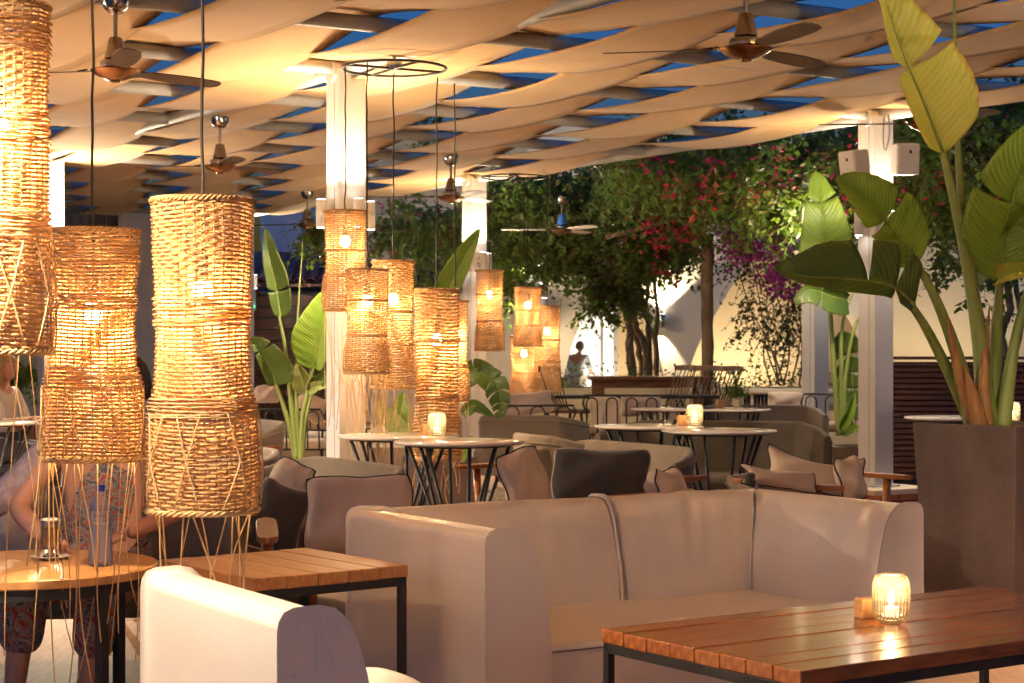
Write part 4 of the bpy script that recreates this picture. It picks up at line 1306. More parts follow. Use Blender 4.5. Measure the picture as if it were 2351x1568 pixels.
# loudspeakers on the right column
def speaker(label, u, v, d_, rz, tilt):
    s = thing('loudspeaker', label, 'loudspeaker', W(u, v, d_), rz, 'white loudspeakers on the column')
    s.rotation_euler = (R(tilt), 0, rz)
    MB().box((0, 0, 0), (.185, .16, .245)).obj('cabinet', colm, s, bevel=.014, seg=3)
    MB().box((0, -.081, .005), (.165, .006, .215)).obj('grille', mat('white_grille', (.66, .64, .62), .6, col2=(.72, .7, .68), vs=30, bump=.3, bs=600), s, bevel=.004)
    lg = MB().box((.012, -.0855, .055), (.02, .003, .026)).obj('badge', black, s)
    MB().box((.012, -.0875, .053), (.006, .001, .010)).obj('badge_mark', chrome, lg)
    MB().box((0, .1, 0), (.05, .08, .05)).obj('bracket', colm, s)
    return s


speaker('white loudspeaker tilted down on the left side of its column', 1962, 381, 14.0, R(-58), 8)
speaker('white loudspeaker facing forward on the right side of its column', 2078, 366, 14.0, R(8), 3)
cb = thing('cable_loop', 'beige cable hanging in a loop above the right loudspeaker', 'cable', W(2037, 300, 14.1))
MB().tube(spline([W(2030, 262, 14.1) - cb.location, W(2028, 320, 14.1) - cb.location, W(2033, 345, 14.1) - cb.location, W(2042, 310, 14.1) - cb.location, W(2040, 262, 14.1) - cb.location], 6), .007, 6).obj('cable', mat('beige_cable', (.4, .33, .26), .6, col2=(.46, .39, .3), vs=8), cb, True)


# ---------------------------------------------------------------- leather sofas
PR = [(0, .04), (0, .30), (0, .55), (0, .68), (.003, .700), (.012, .714), (.03, .721), (.09, .723), (.128, .714), (.155, .69), (.182, .64), (.206, .56), (.226, .47), (.240, .38), (.248, .30), (.25, .04)]


def sofa_piece(parent, name, p0, p1, inn, m0=0, m1=0, puff=0.0, n=18, bevel=.012, seams=(0, 0), seed=0):
    p0, p1, inn = Vector((*p0, 0)), Vector((*p1, 0)), Vector((*inn, 0))
    d_ = (p1 - p0); L_ = d_.length; d_.normalize()
    rs = random.Random(seed)
    wr = [(rs.uniform(0, L_), rs.uniform(.018, .045), rs.uniform(-.009, .009), rs.uniform(-.35, .35)) for _ in range(18)] if puff else []
    mb = MB()
    k = len(PR)
    for j in range(n + 1):
        f = j / n
        for i, (o, z) in enumerate(PR):
            s0, s1 = m0 * o, L_ - m1 * o
            s = s0 + (s1 - s0) * f
            b = math.sin(math.pi * f) ** .5 * (1 if .25 < z < .73 and o > .04 else 0)
            oo = o + puff * b * (.5 + .5 * math.sin(math.pi * (z - .25) / .5))
            zz = z + puff * .5 * b * (1 if z > .66 else 0)
            for (c, wd_, am, sk) in wr:
                if z > .3 and o > .04: oo += am * math.exp(-((s - c - sk * (z - .5)) / wd_) ** 2) * 1.6 * (.35 + max(0, z - .45) * 4)
            mb.v.append(tuple(p0 + d_ * s + inn * oo + Vector((0, 0, zz))))
    for j in range(n):
        for i in range(k - 1):
            mb.f.append((j * k + i, j * k + i + 1, (j + 1) * k + i + 1, (j + 1) * k + i))
        mb.f.append((j * k + k - 1, j * k, (j + 1) * k, (j + 1) * k + k - 1))
    mb.f.append(tuple(range(k)))
    mb.f.append(tuple(reversed([n * k + i for i in range(k)])))
    cr_ = d_.cross(inn).z
    if cr_ < 0: mb.f = [tuple(reversed(q)) for q in mb.f]
    o_ = mb.obj(name, leather, parent, 60, bevel, 3)
    for e, on in enumerate(seams):
        if on:
            off = (.010 if e == 0 else L_ - .010)
            pts = []
            for (o, z) in PR[1:-1]:
                c = Vector((.12, 0, .35))
                pts.append(p0 + d_ * off + inn * (o + (.0025 if o > .05 else -.0025)) + Vector((0, 0, z + (.003 if z > .6 else 0))))
            MB().tube(pts, .0028, 5).obj('seam', seam_m, o_, True)
    return o_


def rbox(c, d_, parent, name, m=leather, bev=.03, seg=4):
    return MB().box(c, d_).obj(name, m, parent, True, bev, seg)


SA = thing('corner_sofa', 'beige leather sofa with two back cushions behind the teak coffee table', 'sofa', (-.64, 7.0, 0), TH)
LX, DY = 2.07, 1.06
sofa_piece(SA, 'arm', (0, -DY), (0, 0), (1, 0), 0, 1, seams=(1, 0))
sofa_piece(SA, 'back_cushion', (0.004, 0), (1.135, 0), (0, -1), 1, 0, .02, 26, .02, (0, 1), 3)
sofa_piece(SA, 'back_cushion', (1.150, 0), (LX - .004, 0), (0, -1), 0, 1, .02, 26, .02, (1, 0), 6)
sofa_piece(SA, 'arm', (LX, 0), (LX, -1.02), (-1, 0), 1, 0, .008, 18, .012, (0, 1), 5)
rbox((LX / 2, -.62, .165), (LX - .5, .83, .29), SA, 'seat')
MB().tube([(.27, -1.036, .285), (LX - .27, -1.036, .285)], .003, 5).obj('seat_seam', seam_m, SA)

SB = thing('leather_sofa', 'beige leather sofa end in the left foreground beside the side table', 'sofa', (-1.014, 4.98, 0), TH)
sofa_piece(SB, 'back', (0, -.90), (0, .02), (1, 0), 0, 0, 0, 18, .02, (1, 0))
rbox((.62, -.44, .16), (.74, .90, .28), SB, 'seat')
bo = thing('seat_bolster', 'pale leather bolster just showing at the bottom edge of the photo', 'cushion', (-.36, 4.75, .30), TH)
MB().grid(lambda x, y: ((x - .5) * .34 * (1 - .25 * abs(2 * y - 1) ** 3), (y - .5) * .30, .0 + .195 * (max(0, 1 - (2 * x - 1) ** 2) ** .4) * (max(0, 1 - (2 * y - 1) ** 4) ** .3)), 20, 16).obj('cushion_body', leather, bo, True)


# ---------------------------------------------------------------- wooden tables
def wood_table(label, A, D, C, z, npl, along, mt, lg, name='wood_table', th=.042, group=None):
    """A far-left, D near-left, C near-right corners (plan)"""
    A, D, C = Vector((A[0], A[1])), Vector((D[0], D[1])), Vector((C[0], C[1]))
    ex_, ey_ = (C - D), (A - D)
    lx, ly = ex_.length, ey_.length
    t_ = thing(name, label, 'table', (D.x, D.y, 0), math.atan2(ex_.y, ex_.x), group)
    rs = random.Random(int(lx * 1000))
    for i in range(npl):
        g = .0022
        if along == 'x':
            c, d_ = (lx / 2, ly * (i + .5) / npl, z - th / 2 + rs.uniform(-.0012, .0012)), (lx - rs.uniform(0, .003), ly / npl - g, th)
        else:
            c, d_ = (lx * (i + .5) / npl, ly / 2, z - th / 2 + rs.uniform(-.0012, .0012)), (lx / npl - g, ly - rs.uniform(0, .003), th)
        o = MB().box((0, 0, 0), d_).obj('plank', mt, t_, bevel=.004)
        o.location = c
    s = .026
    zt = z - th - .015
    fr = MB()
    for y in (s / 2 + .004, ly - s / 2 - .004): fr.box((lx / 2, y, zt), (lx - .01, s, .03))
    for x in (s / 2 + .004, lx - s / 2 - .004): fr.box((x, ly / 2, zt), (s, ly - .06, .029))
    fr.obj('steel_frame', black, t_, bevel=.002)
    for x in (s / 2 + .004, lx - s / 2 - .004):
        for y in (s / 2 + .004, ly - s / 2 - .004):
            MB().box((x, y, (zt - .015) / 2), (s, s, zt - .015)).obj('leg', black, t_, bevel=.002)
    if lg:
        MB().box((lx / 2, ly / 2, .12), (lx - .06, .022, .022)).obj('stretcher', black, t_)
    return t_


zt1 = .50
tA, tN, tR_ = G(1357, 1446, zt1), G(1838, 1541, zt1), G(2268, 1354, zt1)
dirp = Vector((.825, .565))
tC = Vector((tN.x, tN.y)) + dirp * 1.72
T1 = wood_table('reddish teak slat coffee table in the right foreground', tA, tN, tC, zt1, 8, 'x', teak, 0)
T2 = wood_table('small slatted side table on black steel legs beside the sofa arm', G(417, 1281, .6), G(585, 1329, .6), G(938, 1297, .6), .6, 5, 'y', teak2, 1)

# round oak table at left
T3 = thing('round_oak_table', 'round oak table with black steel rim holding the water bottle', 'table', (-1.70, 6.22, 0))
MB().lathe([(.001, .60), (.455, .60), (.46, .595), (.46, .572), (.455, .567), (.001, .567)], 64).obj('table_top', oak, T3, 40)
MB().lathe([(.44, .566), (.44, .528), (.425, .528), (.425, .566)], 64, cap=False).obj('steel_rim', black, T3, 40)
for a in (20, 110, 200, 290):
    MB().box((.42 * math.cos(R(a + 32)), .42 * math.sin(R(a + 32)), .265), (.034, .034, .53), R(a + 32)).obj('leg', black, T3, bevel=.002)


# round marble tables
def round_table(label, u, v, dia=.755, z=.82):
    p = G(u, v, z)
    t_ = thing('round_marble_table', label, 'table', (p.x, p.y, 0), 0, 'round white marble tables')
    r = dia / 2
    MB().lathe([(.001, z - .018), (r - .012, z - .018), (r, z - .010), (r, z - .003), (r - .004, z), (.001, z)], 56).obj('table_top', marble, t_, 40)
    for k in range(4):
        a = k * math.pi / 2 + .5
        for s in (-1, 1):
            MB().tube([(.30 * math.cos(a + s * .28), .30 * math.sin(a + s * .28), z - .018), (.10 * math.cos(a), .10 * math.sin(a), .24), (.26 * math.cos(a + s * .16), .26 * math.sin(a + s * .16), .01)], .011, 6).obj('leg', black, t_, True)
    for rr_, zz in ((.105, .24), (.30, z - .022)):
        MB().tube([(rr_ * math.cos(i * .2618), rr_ * math.sin(i * .2618), zz) for i in range(24)], .009, 6, closed=True).obj('hoop', black, t_, True)
    return t_


RT = [round_table('white round marble table before the ringed column, left of its pair', 916, 999),
      round_table('white round marble table with the candle under the longest lantern', 1055, 1012),
      round_table('white round marble table with an ashtray right of centre', 1490, 977),
      round_table('white round marble table before the dark curved loveseat', 1651, 987),
      round_table('farther white round table set with wine glasses', 1545, 937),
      round_table('farther white round table with a potted herb', 1672, 938),
      round_table('white round table half hidden behind the tall planter', 2189, 957),
      round_table('white round table at the far left edge before the seated woman', -25, 968)]


# ---------------------------------------------------------------- upholstered seats
def lounge(label, A, B, face, top=.75, wrap=.18, arms=True, sd=.72, matl=taupe, low=.08, group='taupe lounge seats'):
    A, B = Vector((A[0], A[1])), Vector((B[0], B[1]))
    f = Vector(face).normalized()
    w = (B - A).length
    rz = math.atan2(f.x, -f.y)            # local -y faces f
    c = (A + B) / 2
    t_ = thing('lounge_seat', label, 'armchair' if w < 1.3 else 'loveseat', (c.x, c.y, 0), rz, group)
    th = .065
    n = 40
    path = []
    for i in range(n + 1):
        a = -1 + 2 * i / n
        e = max(0, (abs(a) - .62) / .38)
        x = w / 2 * (abs(a) * (1 - .10 * e * e)) * (1 if a > 0 else -1) * (1.0 + .06 * e)
        y = -.05 * a * a - wrap * sd * e ** 1.8 * 2.2
        path.append((Vector((x, y, 0)), top - low * e ** 1.5))
    mb = MB()
    sec = [(0, .22), (0, .6), (0, .93), (.15, .985), (.5, 1.0), (.85, .985), (1, .93), (1, .6), (1, .22)]
    k = len(sec)
    for i, (p, tz) in enumerate(path):
        q = path[min(i + 1, n)][0] - path[max(i - 1, 0)][0]
        nn = Vector((q.y, -q.x, 0)).normalized()
        for (o, z) in sec:
            mb.v.append(tuple(p + nn * (o * th) + Vector((0, .10 * (z - .5), z * tz))))
    for i in range(n):
        for j in range(k - 1): mb.f.append((i * k + j, (i + 1) * k + j, (i + 1) * k + j + 1, i * k + j + 1))
        mb.f.append((i * k + k - 1, (i + 1) * k + k - 1, (i + 1) * k, i * k))
    mb.f.append(tuple(range(k))); mb.f.append(tuple(reversed([n * k + j for j in range(k)])))
    sh = mb.obj('shell_back', matl, t_, 50, .008, 2)
    rim = [p + Vector((0, .10 * .43 + .002, tz * .925)) for p, tz in path]
    MB().tube(rim, .006, 5).obj('rim_seam', matl, sh, True)
    MB().box((0, -sd / 2 - .02, .34), (w * .86, sd, .15)).obj('seat', matl, t_, True, .04, 4)
    for sx in (-1, 1):
        for y in (-.08, -sd):
            MB().tube([(sx * w * .40, y, .28), (sx * w * .44, y - .03, 0)], [.024, .015], 10).obj('leg', chairwood, t_, True)
    if arms:
        for sx in (-1, 1):
            mb = MB()
            n2 = 14
            for i in range(n2 + 1):
                f2 = i / n2
                wd_ = .042 * (1 - abs(2 * f2 - 1) ** 6) ** .5 + .004
                for s, z in ((-1, .0), (1, .0), (1, .028), (-1, .028)):
                    mb.v.append((sx * (w / 2 + .03) + s * wd_, -.12 - f2 * (sd - .02), .575 + z - .02 * f2))
            for i in range(n2):
                for j in range(4):
                    l = (j + 1) % 4
                    mb.f.append((i * 4 + j, i * 4 + l, i * 4 + 4 + l, i * 4 + 4 + j))
            mb.f += [(3, 2, 1, 0), tuple(n2 * 4 + j for j in range(4))]
            ar = mb.obj('armrest', chairwood, t_, 50, .006)
            MB().tube([(sx * (w / 2 + .03), -sd + .06, .56), (sx * (w / 2 + .02), -sd + .08, .0)], [.026, .018], 10).obj('arm_post', chairwood, ar, True)
    return t_


MP = (-.85, -.527)
FV = (.527, -.85)
lounge('long taupe seat back behind the mauve cushion left of the leather sofa', (-1.26, 10.3), (-.42, 8.95), MP)
lounge('taupe seat back just left of and behind the long one', (-2.12, 11.9), (-1.27, 10.52), MP)
lounge('taupe seat back behind the dark cushion at centre', (.43, 12.2), (1.16, 10.65), MP, .75)
lounge('taupe tub chair behind the near pair of round tables', (-.10, 12.6), (.42, 11.75), (.85, .4), .77, .2, False)
lounge('curved taupe tub seat right of the longest ring lantern', (-.42, 16.8), (.58, 16.3), (.3, .95), .74, .30, False)
lounge('large dark curved loveseat behind the right round tables', (.72, 14.0), (2.52, 13.55), (-.25, -.97), .80, .34, False, .8, mat('dark_taupe_fabric', (.075, .057, .04), .85, col2=(.10, .077, .054), vs=5, bump=.2, bs=260, bdist=.003))
lounge('far curved taupe loveseat before the low garden wall', (1.75, 17.9), (3.15, 17.5), (-.2, -.98), .80, .3, False)
lounge('taupe seat back behind the left banana plant stems', (-2.45, 15.0), (-1.62, 14.0), MP, .78)
lounge('wooden armed lounge chair with a heap of pale cushions', (1.20, 10.45), (1.72, 11.25), (.83, -.56), .60)
lounge('taupe seat where the person in the patterned dress sits', (-3.05, 8.1), (-1.15, 7.72), (.15, -1), .74)
lounge('taupe chair with red brown arms holding the dark cushion at left', (-1.35, 9.35), (-.90, 8.62), MP, .5)
lounge('taupe chair right of centre whose pale wood arm shows behind the sofa', (.72, 10.2), (1.05, 9.62), MP, .5)


def cushion(label, u, v, wp, hp, d_, m, pm, yaw=0.0, lean=15, thick=.16, roll=0.0, pinch=.035, seed=0, group='scatter cushions', fold=0.0):
    c = W(u, v, d_)
    w, h = wp * d_ / FPX, hp * d_ / FPX
    t_ = thing('cushion', label, 'cushion', c, 0, group)
    t_.rotation_euler = (R(-lean), R(roll), R(yaw))
    rs = random.Random(seed)
    ph = [rs.uniform(0, 6) for _ in range(6)]
    n = 22

    def edge(a, b):
        # pillow outline: corners pulled out, sides pulled in
        k = 1 - pinch * (1 - b * b) * abs(a) ** 2
        k2 = 1 - pinch * (1 - a * a) * abs(b) ** 2
        return a * k * (1 - .07 * abs(b) ** 6), b * k2 * (1 - .07 * abs(a) ** 6)

    def P3(a, b, s):
        x, z = edge(a, b)
        f = max(0, (1 - a * a) * (1 - b * b)) ** .42
        y = s * thick / 2 * f * (1 + .10 * math.sin(3 * a + ph[0]) * math.sin(2.5 * b + ph[1]))
        y += .006 * math.sin(9 * a + 5 * b + ph[2]) * (1 - f) + .010 * math.sin(4 * a - 3 * b + ph[3]) * f
        zz = z * h / 2 + .006 * math.sin(3.3 * a + ph[4]) * (1 if b > 0 else 0) * abs(b)
        zz -= fold * h * (1 - a * a) * max(0, b)
        return Vector((x * w / 2 + .010 * math.sin(3.1 * b + ph[5]), y + fold * .1 * b, zz))
    mb = MB()
    mb.grid(lambda x, y: P3(2 * x - 1, 2 * y - 1, -1), n, n)
    mb.grid(lambda x, y: P3(1 - 2 * x, 2 * y - 1, 1), n, n)
    b_ = mb.obj('cover', m, t_, True)
    el = [(-1 + 2 * i / 16, -1) for i in range(16)] + [(1, -1 + 2 * i / 16) for i in range(16)] + [(1 - 2 * i / 16, 1) for i in range(16)] + [(-1, 1 - 2 * i / 16) for i in range(16)]
    MB().tube([P3(a, b, 1) for a, b in el], .0052, 5, closed=True).obj('piping', pm, t_, True)
    return t_


cushion('linen cushion with black piping tipped behind the charcoal one at left', 655, 1158, 120, 205, 8.75, linen, pipedark, -35, 12, .17, 14, seed=1)
cushion('charcoal cushion with pale piping at left beside the big lantern', 636, 1190, 128, 165, 8.45, charcoal, pipepale, 12, 14, .18, 22, seed=2)
cushion('large mauve cushion with black piping left of the leather sofa', 822, 1182, 250, 185, 8.3, mauve, pipedark, -4, 16, .18, -3, seed=3)
cushion('linen cushion standing on edge at centre behind the leather sofa', 1203, 1105, 120, 150, 9.3, linen, pipedark, 35, 8, .15, -12, seed=4)
cushion('wide charcoal cushion with pale piping behind the leather sofa', 1380, 1095, 226, 130, 9.6, charcoal, pipepale, 4, 12, .18, 1, seed=5)
cushion('small folded linen cushion right of the wide charcoal one', 1528, 1112, 108, 78, 9.3, linen, pipedark, 60, 5, .20, 0, .2, seed=6)
cushion('upright slumped linen cushion at the back of the right heap', 1872, 1082, 236, 112, 10.35, linen, pipedark, -8, 20, .15, 9, .10, seed=7, fold=.28)
cushion('flat folded linen cushion lying in front of the right heap', 1790, 1098, 190, 62, 10.0, linen, pipedark, 6, 25, .14, 8, .16, seed=8, fold=.2)
cushion('linen cushion end sticking up at the right of the heap', 1952, 1098, 70, 105, 10.1, linen, pipedark, 30, 10, .14, -6, .1, seed=9)
cushion('beige cushion at the left edge behind the coffee glass', 48, 1212, 104, 185, 7.35, linen, pipepale, 8, 10, .20, 0, seed=10)
cushion('pale cushion on the black wire seat behind the far lanterns', 1205, 928, 130, 52, 17.6, mauve, pipepale, 5, 15, .16, -8, seed=11)
cushion('pale cushion on the black wire seat left of the wine glasses', 1390, 955, 76, 92, 17.4, linen, pipepale, 18, 12, .16, 5, seed=12)
cushion('mauve cushion leaning behind the ashtray table', 1472, 930, 90, 52, 17.9, mauve, pipepale, -6, 15, .16, -3, seed=13)
cushion('mauve cushion against the low garden wall, left one', 1812, 922, 96, 44, 19.0, mauve, pipepale, 0, 15, .16, 2, seed=14)
cushion('mauve cushion against the low garden wall, right one', 1895, 922, 66, 44, 19.0, mauve, pipepale, 0, 15, .16, -2, seed=15)
cushion('pale cushion on the dark chair behind the left banana plant', 612, 905, 52, 40, 17.5, mauve, pipepale, 0, 12, .14, 0, seed=16)
cushion('pale folded cushion right of the left banana stems', 715, 935, 70, 60, 17.0, linen, pipepale, 10, 15, .16, 25, seed=17)


def wire_seat(label, u, v, d_, w, rz, loops=4, z=.74):
    p = W(u, v, d_)
    t_ = thing('wire_seat', label, 'chair', (p.x, p.y, 0), R(rz), 'black wire garden seats')
    t_.location.z = p.z - z
    MB().tube([(-w / 2, -.55, .52), (-w / 2, -.1, .66), (-w / 2 + .03, 0, z), (w / 2 - .03, 0, z), (w / 2, -.1, .66), (w / 2, -.55, .52)], .011, 6).obj('top_rail', black, t_, True)
    for i in range(loops):
        x = -w / 2 + w * (i + .5) / loops
        q = w / loops * .27
        MB().tube([(x - q, -.05, .36)] + [(x + q * math.cos(math.pi - math.pi * k / 8), -.02, z - .075 + q * math.sin(math.pi * k / 8)) for k in range(9)] + [(x + q, -.05, .36)], .008, 5).obj('hairpin_loop', black, t_, True)
    MB().tube([(-w / 2, -.58, .36), (w / 2, -.58, .36), (w / 2, -.04, .36), (-w / 2, -.04, .36)], .010, 6, closed=True).obj('seat_frame', black, t_, True)
    for x in (-w / 2 + .03, w / 2 - .03):
        for y in (-.55, -.06): MB().tube([(x, y, .36), (x * 1.05, y * 1.05, 0)], .011, 6).obj('leg', black, t_, True)
    MB().box((0, -.3, .40), (w * .92, .5, .09)).obj('seat_pad', linen, t_, True, .03, 3)
    return t_


wire_seat('black wire seat behind the far lantern group', 1235, 931, 17.2, .75, 185, 3)
wire_seat('black wire seat with hairpin back left of the wine glasses', 1450, 908, 17.0, .95, 172, 5)
wire_seat('black wire seat by the low garden wall at right', 1930, 905, 18.4, .8, 170, 4)
wire_seat('black wire chair behind the left banana plant', 645, 940, 16.8, .8, 178, 4)
wire_seat('black wire chair right of the left banana plant', 735, 900, 17.6, .55, 160, 3)


def spindle_chair(label, u, v, d_, rz, ztop=.92):
    p = W(u, v, d_)
    t_ = thing('spindle_chair', label, 'chair', (p.x, p.y, p.z - ztop), R(rz), 'walnut spindle back dining chairs')
    cr = MB()
    n = 10
    for i in range(n + 1):
        a = -1 + 2 * i / n
        for (dy, dz) in ((-.012, -.03), (.012, -.03), (.012, .03), (-.012, .03)):
            cr.v.append((.235 * a, .28 - .05 * (1 - a * a) * -1 + dy, ztop - .03 + dz - .006 * a * a))
    for i in range(n):
        for j in range(4):
            l = (j + 1) % 4
            cr.f.append((i * 4 + j, i * 4 + l, i * 4 + 4 + l, i * 4 + 4 + j))
    cr.f += [(3, 2, 1, 0), tuple(n * 4 + j for j in range(4))]
    cr.obj('crest_rail', spindlewood, t_, 50, .005)
    for i in range(7):
        a = -1 + 2 * i / 6
        MB().tube([(.16 * a, .14, .45), (.215 * a, .28 + .05 * (1 - a * a), ztop - .05)], [.0085, .0065], 6).obj('spindle', spindlewood, t_, True)
    MB().box((0, -.03, .445), (.44, .42, .035)).obj('seat', spindlewood, t_, True, .014, 3)
    for sx in (-1, 1):
        for sy in (-1, 1):
            MB().tube([(.16 * sx, .14 * sy - .03, .43), (.22 * sx, .22 * sy - .03, 0)], [.017, .012], 8).obj('leg', spindlewood, t_, True)
    for sx in (-1, 1): MB().tube([(.19 * sx, .17, .22), (.19 * sx, -.22, .22)], .008, 6).obj('stretcher', spindlewood, t_, True)
    return t_


spindle_chair('walnut spindle chair left of the dark dining table, in front of the doorway', 1316, 839, 18.6, 62)
spindle_chair('walnut spindle chair left of its pair by the timber post', 1526, 838, 20.2, -64, .92)
spindle_chair('walnut spindle chair just in front of the timber post foot', 1585, 839, 19.6, -52)
spindle_chair('walnut spindle chair right of the timber post foot', 1630, 840, 19.8, -66)

dt = thing('dark_dining_table', 'long dark wooden dining table before the arches', 'table', (W(1490, 870, 21).x, 21, .25))
zz = W(1490, 864, 21).z - .25
for i in range(5): MB().box((0, -.28 + i * .14, zz - .02), (1.42, .135, .04)).obj('plank', darkwood, dt, bevel=.004)
MB().box((0, -.3, zz - .08), (1.38, .03, .08)).obj('apron', darkwood, dt)
for sx in (-1, 1):
    for y in (-.28, .28): MB().box((sx * .6, y, (zz - .04) / 2), (.12, .08, zz - .04)).obj('leg', darkwood, dt, bevel=.004)
lt = thing('black_side_table', 'long low black table behind the wire seats', 'table', (W(1440, 905, 18.9).x, 18.9, .25))
zz = W(1440, 906, 18.9).z - .25
MB().box((0, 0, zz - .02), (1.9, .5, .035)).obj('table_top', black, lt, bevel=.004)
for sx in (-.85, .85):
    for y in (-.2, .2): MB().box((sx, y, (zz - .04) / 2), (.04, .04, zz - .04)).obj('leg', black, lt)


# ---------------------------------------------------------------- small things
def candle(label, p, k=1.0, power=2.0):
    t_ = thing('candle_jar', label, 'candle', p, 0, 'ribbed glass candle jars')
    prof = [(.001, .004), (.034, .003), (.044, .012), (.052, .03), (.055, .055), (.055, .10), (.053, .125), (.046, .143), (.042, .150), (.040, .150), (.044, .140), (.050, .122), (.052, .10), (.052, .055), (.049, .032), (.041, .016), (.001, .010)]
    MB().lathe([(r * k, z * k) for r, z in prof], 96, rib=lambda i, z: .045 * math.cos(2 * math.pi * i / 4) if .012 * k < z < .146 * k else 0, cap=False).obj('ribbed_glass', candle_glass, t_, True)
    MB().lathe([(r * k, z * k) for r, z in ((.001, .012), (.022, .012), (.022, .05), (.018, .052), (.001, .050))], 20, cap=False).obj('tealight', wax, t_, 40)
    MB().lathe([(r * k, z * k) for r, z in ((.001, .055), (.006, .062), (.009, .075), (.006, .092), (.001, .108))], 12, cap=False).obj('flame', flame_m, t_, True)
    light('POINT', (0, 0, .118 * k), power * .25, AMBER, t_, .012)
    return t_


def block(label, p, m, rz=.5, s=(.07, .028, .07)):
    t_ = thing('wooden_block', label, 'card holder', p, rz, 'small wooden card blocks')
    MB().box((0, 0, s[2] / 2), s).obj('block_body', m, t_, bevel=.003)
    MB().box((0, 0, s[2] + .0005), (s[0] * .9, .003, .001)).obj('slot', black, t_)
    return t_


bright = mat('pale_oak_block', (.56, .28, .10), .45, col2=(.66, .36, .15), vs=6, vstretch=(1, 1, 9))
candle('lit ribbed glass candle on the teak coffee table', G(2046, 1432, zt1), 1.02, 1.6)
block('small wooden block left of the candle on the teak coffee table', G(2004, 1423, zt1) + Vector((0, .05, 0)), bright, .35, (.085, .05, .062))
candle('lit ribbed glass candle on the near round marble table', G(1003, 1002, .82), .98, 1.6)
block('small wooden block behind the near round table candle', G(983, 1000, .82) + Vector((0, .05, 0)), bright, .4)
candle('lit ribbed glass candle on the right round marble table', G(1595, 978, .82), 1.0, 1.2)
block('small wooden block left of the right round table candle', G(1568, 977, .82) + Vector((0, .05, 0)), bright, .4)
candle('candle glowing low behind the banana stems', G(2306, 968, .82) + Vector((0, -.2, 0)), 1.0, 1.2)
block('small wooden block on the far table by the wine glasses', G(1655, 935, .82), bright, .3)
block('pale wooden block at the left edge of the oak table', Vector((-1.925, 5.93, .60)), bright, .35, (.12, .05, .062))

ash = thing('glass_ashtray', 'round glass ashtray on the right marble table', 'ashtray', G(1535, 975, .82))
MB().lathe([(.001, .004), (.045, .003), (.05, .01), (.052, .035), (.048, .036), (.042, .014), (.001, .01)], 32, cap=False).obj('dish', clear_glass, ash, 40)

for i, (u, lab) in enumerate(((1608, 'leftmost'), (1637, 'middle'), (1662, 'rightmost'))):
    g = thing('wine_glass', 'empty wine glass, ' + lab + ' of the three on the far round table', 'glass', G(u, 932 + i, .82) + Vector((0, .05, 0)), 0, 'wine glasses')
    MB().lathe([(.034, .001), (.033, .004), (.006, .008), (.0045, .02), (.0045, .085), (.012, .095), (.034, .12), (.042, .15), (.040, .185), (.034, .215)], 28, cap=False).obj('bowl', clear_glass, g, True)
for i, (u, lab) in enumerate(((1715, 'left'), (1738, 'middle'), (1755, 'right'))):
    g = thing('water_tumbler', 'short water tumbler, ' + lab + ' one beside the potted herb', 'glass', G(u, 933, .82), 0, 'water tumblers')
    MB().lathe([(.028, .001), (.03, .003), (.034, .11), (.0325, .11), (.028, .008), (.001, .008)], 24, cap=False).obj('tumbler_wall', clear_glass, g, True)
hp = thing('potted_herb', 'small leafy herb in a pot on the far round table', 'plant', G(1692, 934, .82))
MB().lathe([(.035, 0), (.045, .07), (.048, .075), (.04, .078)], 20).obj('pot', plaster2, hp, 40)
hr = random.Random(3)
leaf_cloud([Vector((hr.gauss(0, .05), hr.gauss(0, .05), .08 + abs(hr.gauss(0, .09)))) for _ in range(260)], .04, hr, -.2).obj('leaves', vine_a, hp)

# bottle, latte, saucer, pot on the oak table
bt_ = G(231, 1299, .60)
bo_ = thing('water_bottle', 'clear blue plastic water bottle with blue cap on the oak table', 'bottle', bt_)
MB().lathe([(.001, .003), (.030, .0), (.038, .006), (.0405, .02), (.0405, .05), (.039, .056), (.0405, .062), (.0405, .135), (.0385, .141), (.0405, .147), (.0405, .19), (.038, .205), (.029, .232), (.017, .252), (.013, .258), (.013, .262)], 40, cap=False).obj('bottle_body', water_glass, bo_, True)
MB().lathe([(.001, .004), (.029, .002), (.0385, .012), (.0385, .128), (.001, .128)], 32, cap=False).obj('water', glass('blue_water', (.93, .95, 1.0), 1.33, .03, .30, (.62, .67, 1.0), .02), bo_, True)
MB().lathe([(.0155, .258), (.0158, .262), (.0158, .278), (.0145, .281), (.001, .281)], 32, rib=lambda k, z: .03 * (k % 2)).obj('cap', mat('blue_cap', (.02, .06, .55), .35, col2=(.025, .08, .6), vs=5), bo_, 40)
lb_ = MB().lathe([(.0412, .145), (.0412, .192)], 48, cap=False).obj('label_band', glass('label_film', (.85, .87, .97), 1.4, .2, .45, (.85, .88, 1.0), .04), bo_, True)


def bent_text(s, size, z, r, m, parent, yaw):
    cu = bpy.data.curves.new('lettering', 'FONT')
    cu.body = s; cu.size = size; cu.align_x = 'CENTER'
    to = bpy.data.objects.new('lettering', cu)
    COL.objects.link(to)
    dg = bpy.context.evaluated_depsgraph_get()
    me = bpy.data.meshes.new_from_object(to.evaluated_get(dg))
    bpy.data.objects.remove(to); bpy.data.curves.remove(cu)
    for v in me.vertices:
        a = v.co.x / r + yaw
        v.co = Vector((r * math.sin(a), -r * math.cos(a), z + v.co.y))
    me.materials.clear(); me.materials.append(m)
    return link('lettering', me, parent)


navy = mat('navy_ink', (.02, .03, .18), .6, col2=(.03, .04, .22), vs=4)
try:
    ya = math.atan2(bt_.x, bt_.y)
    bent_text('SAINT', .0145, .170, .0416, navy, lb_, -ya)
    bent_text('NICOLAS', .0115, .156, .0416, navy, lb_, -ya)
except Exception as e_:
    print('text', e_)

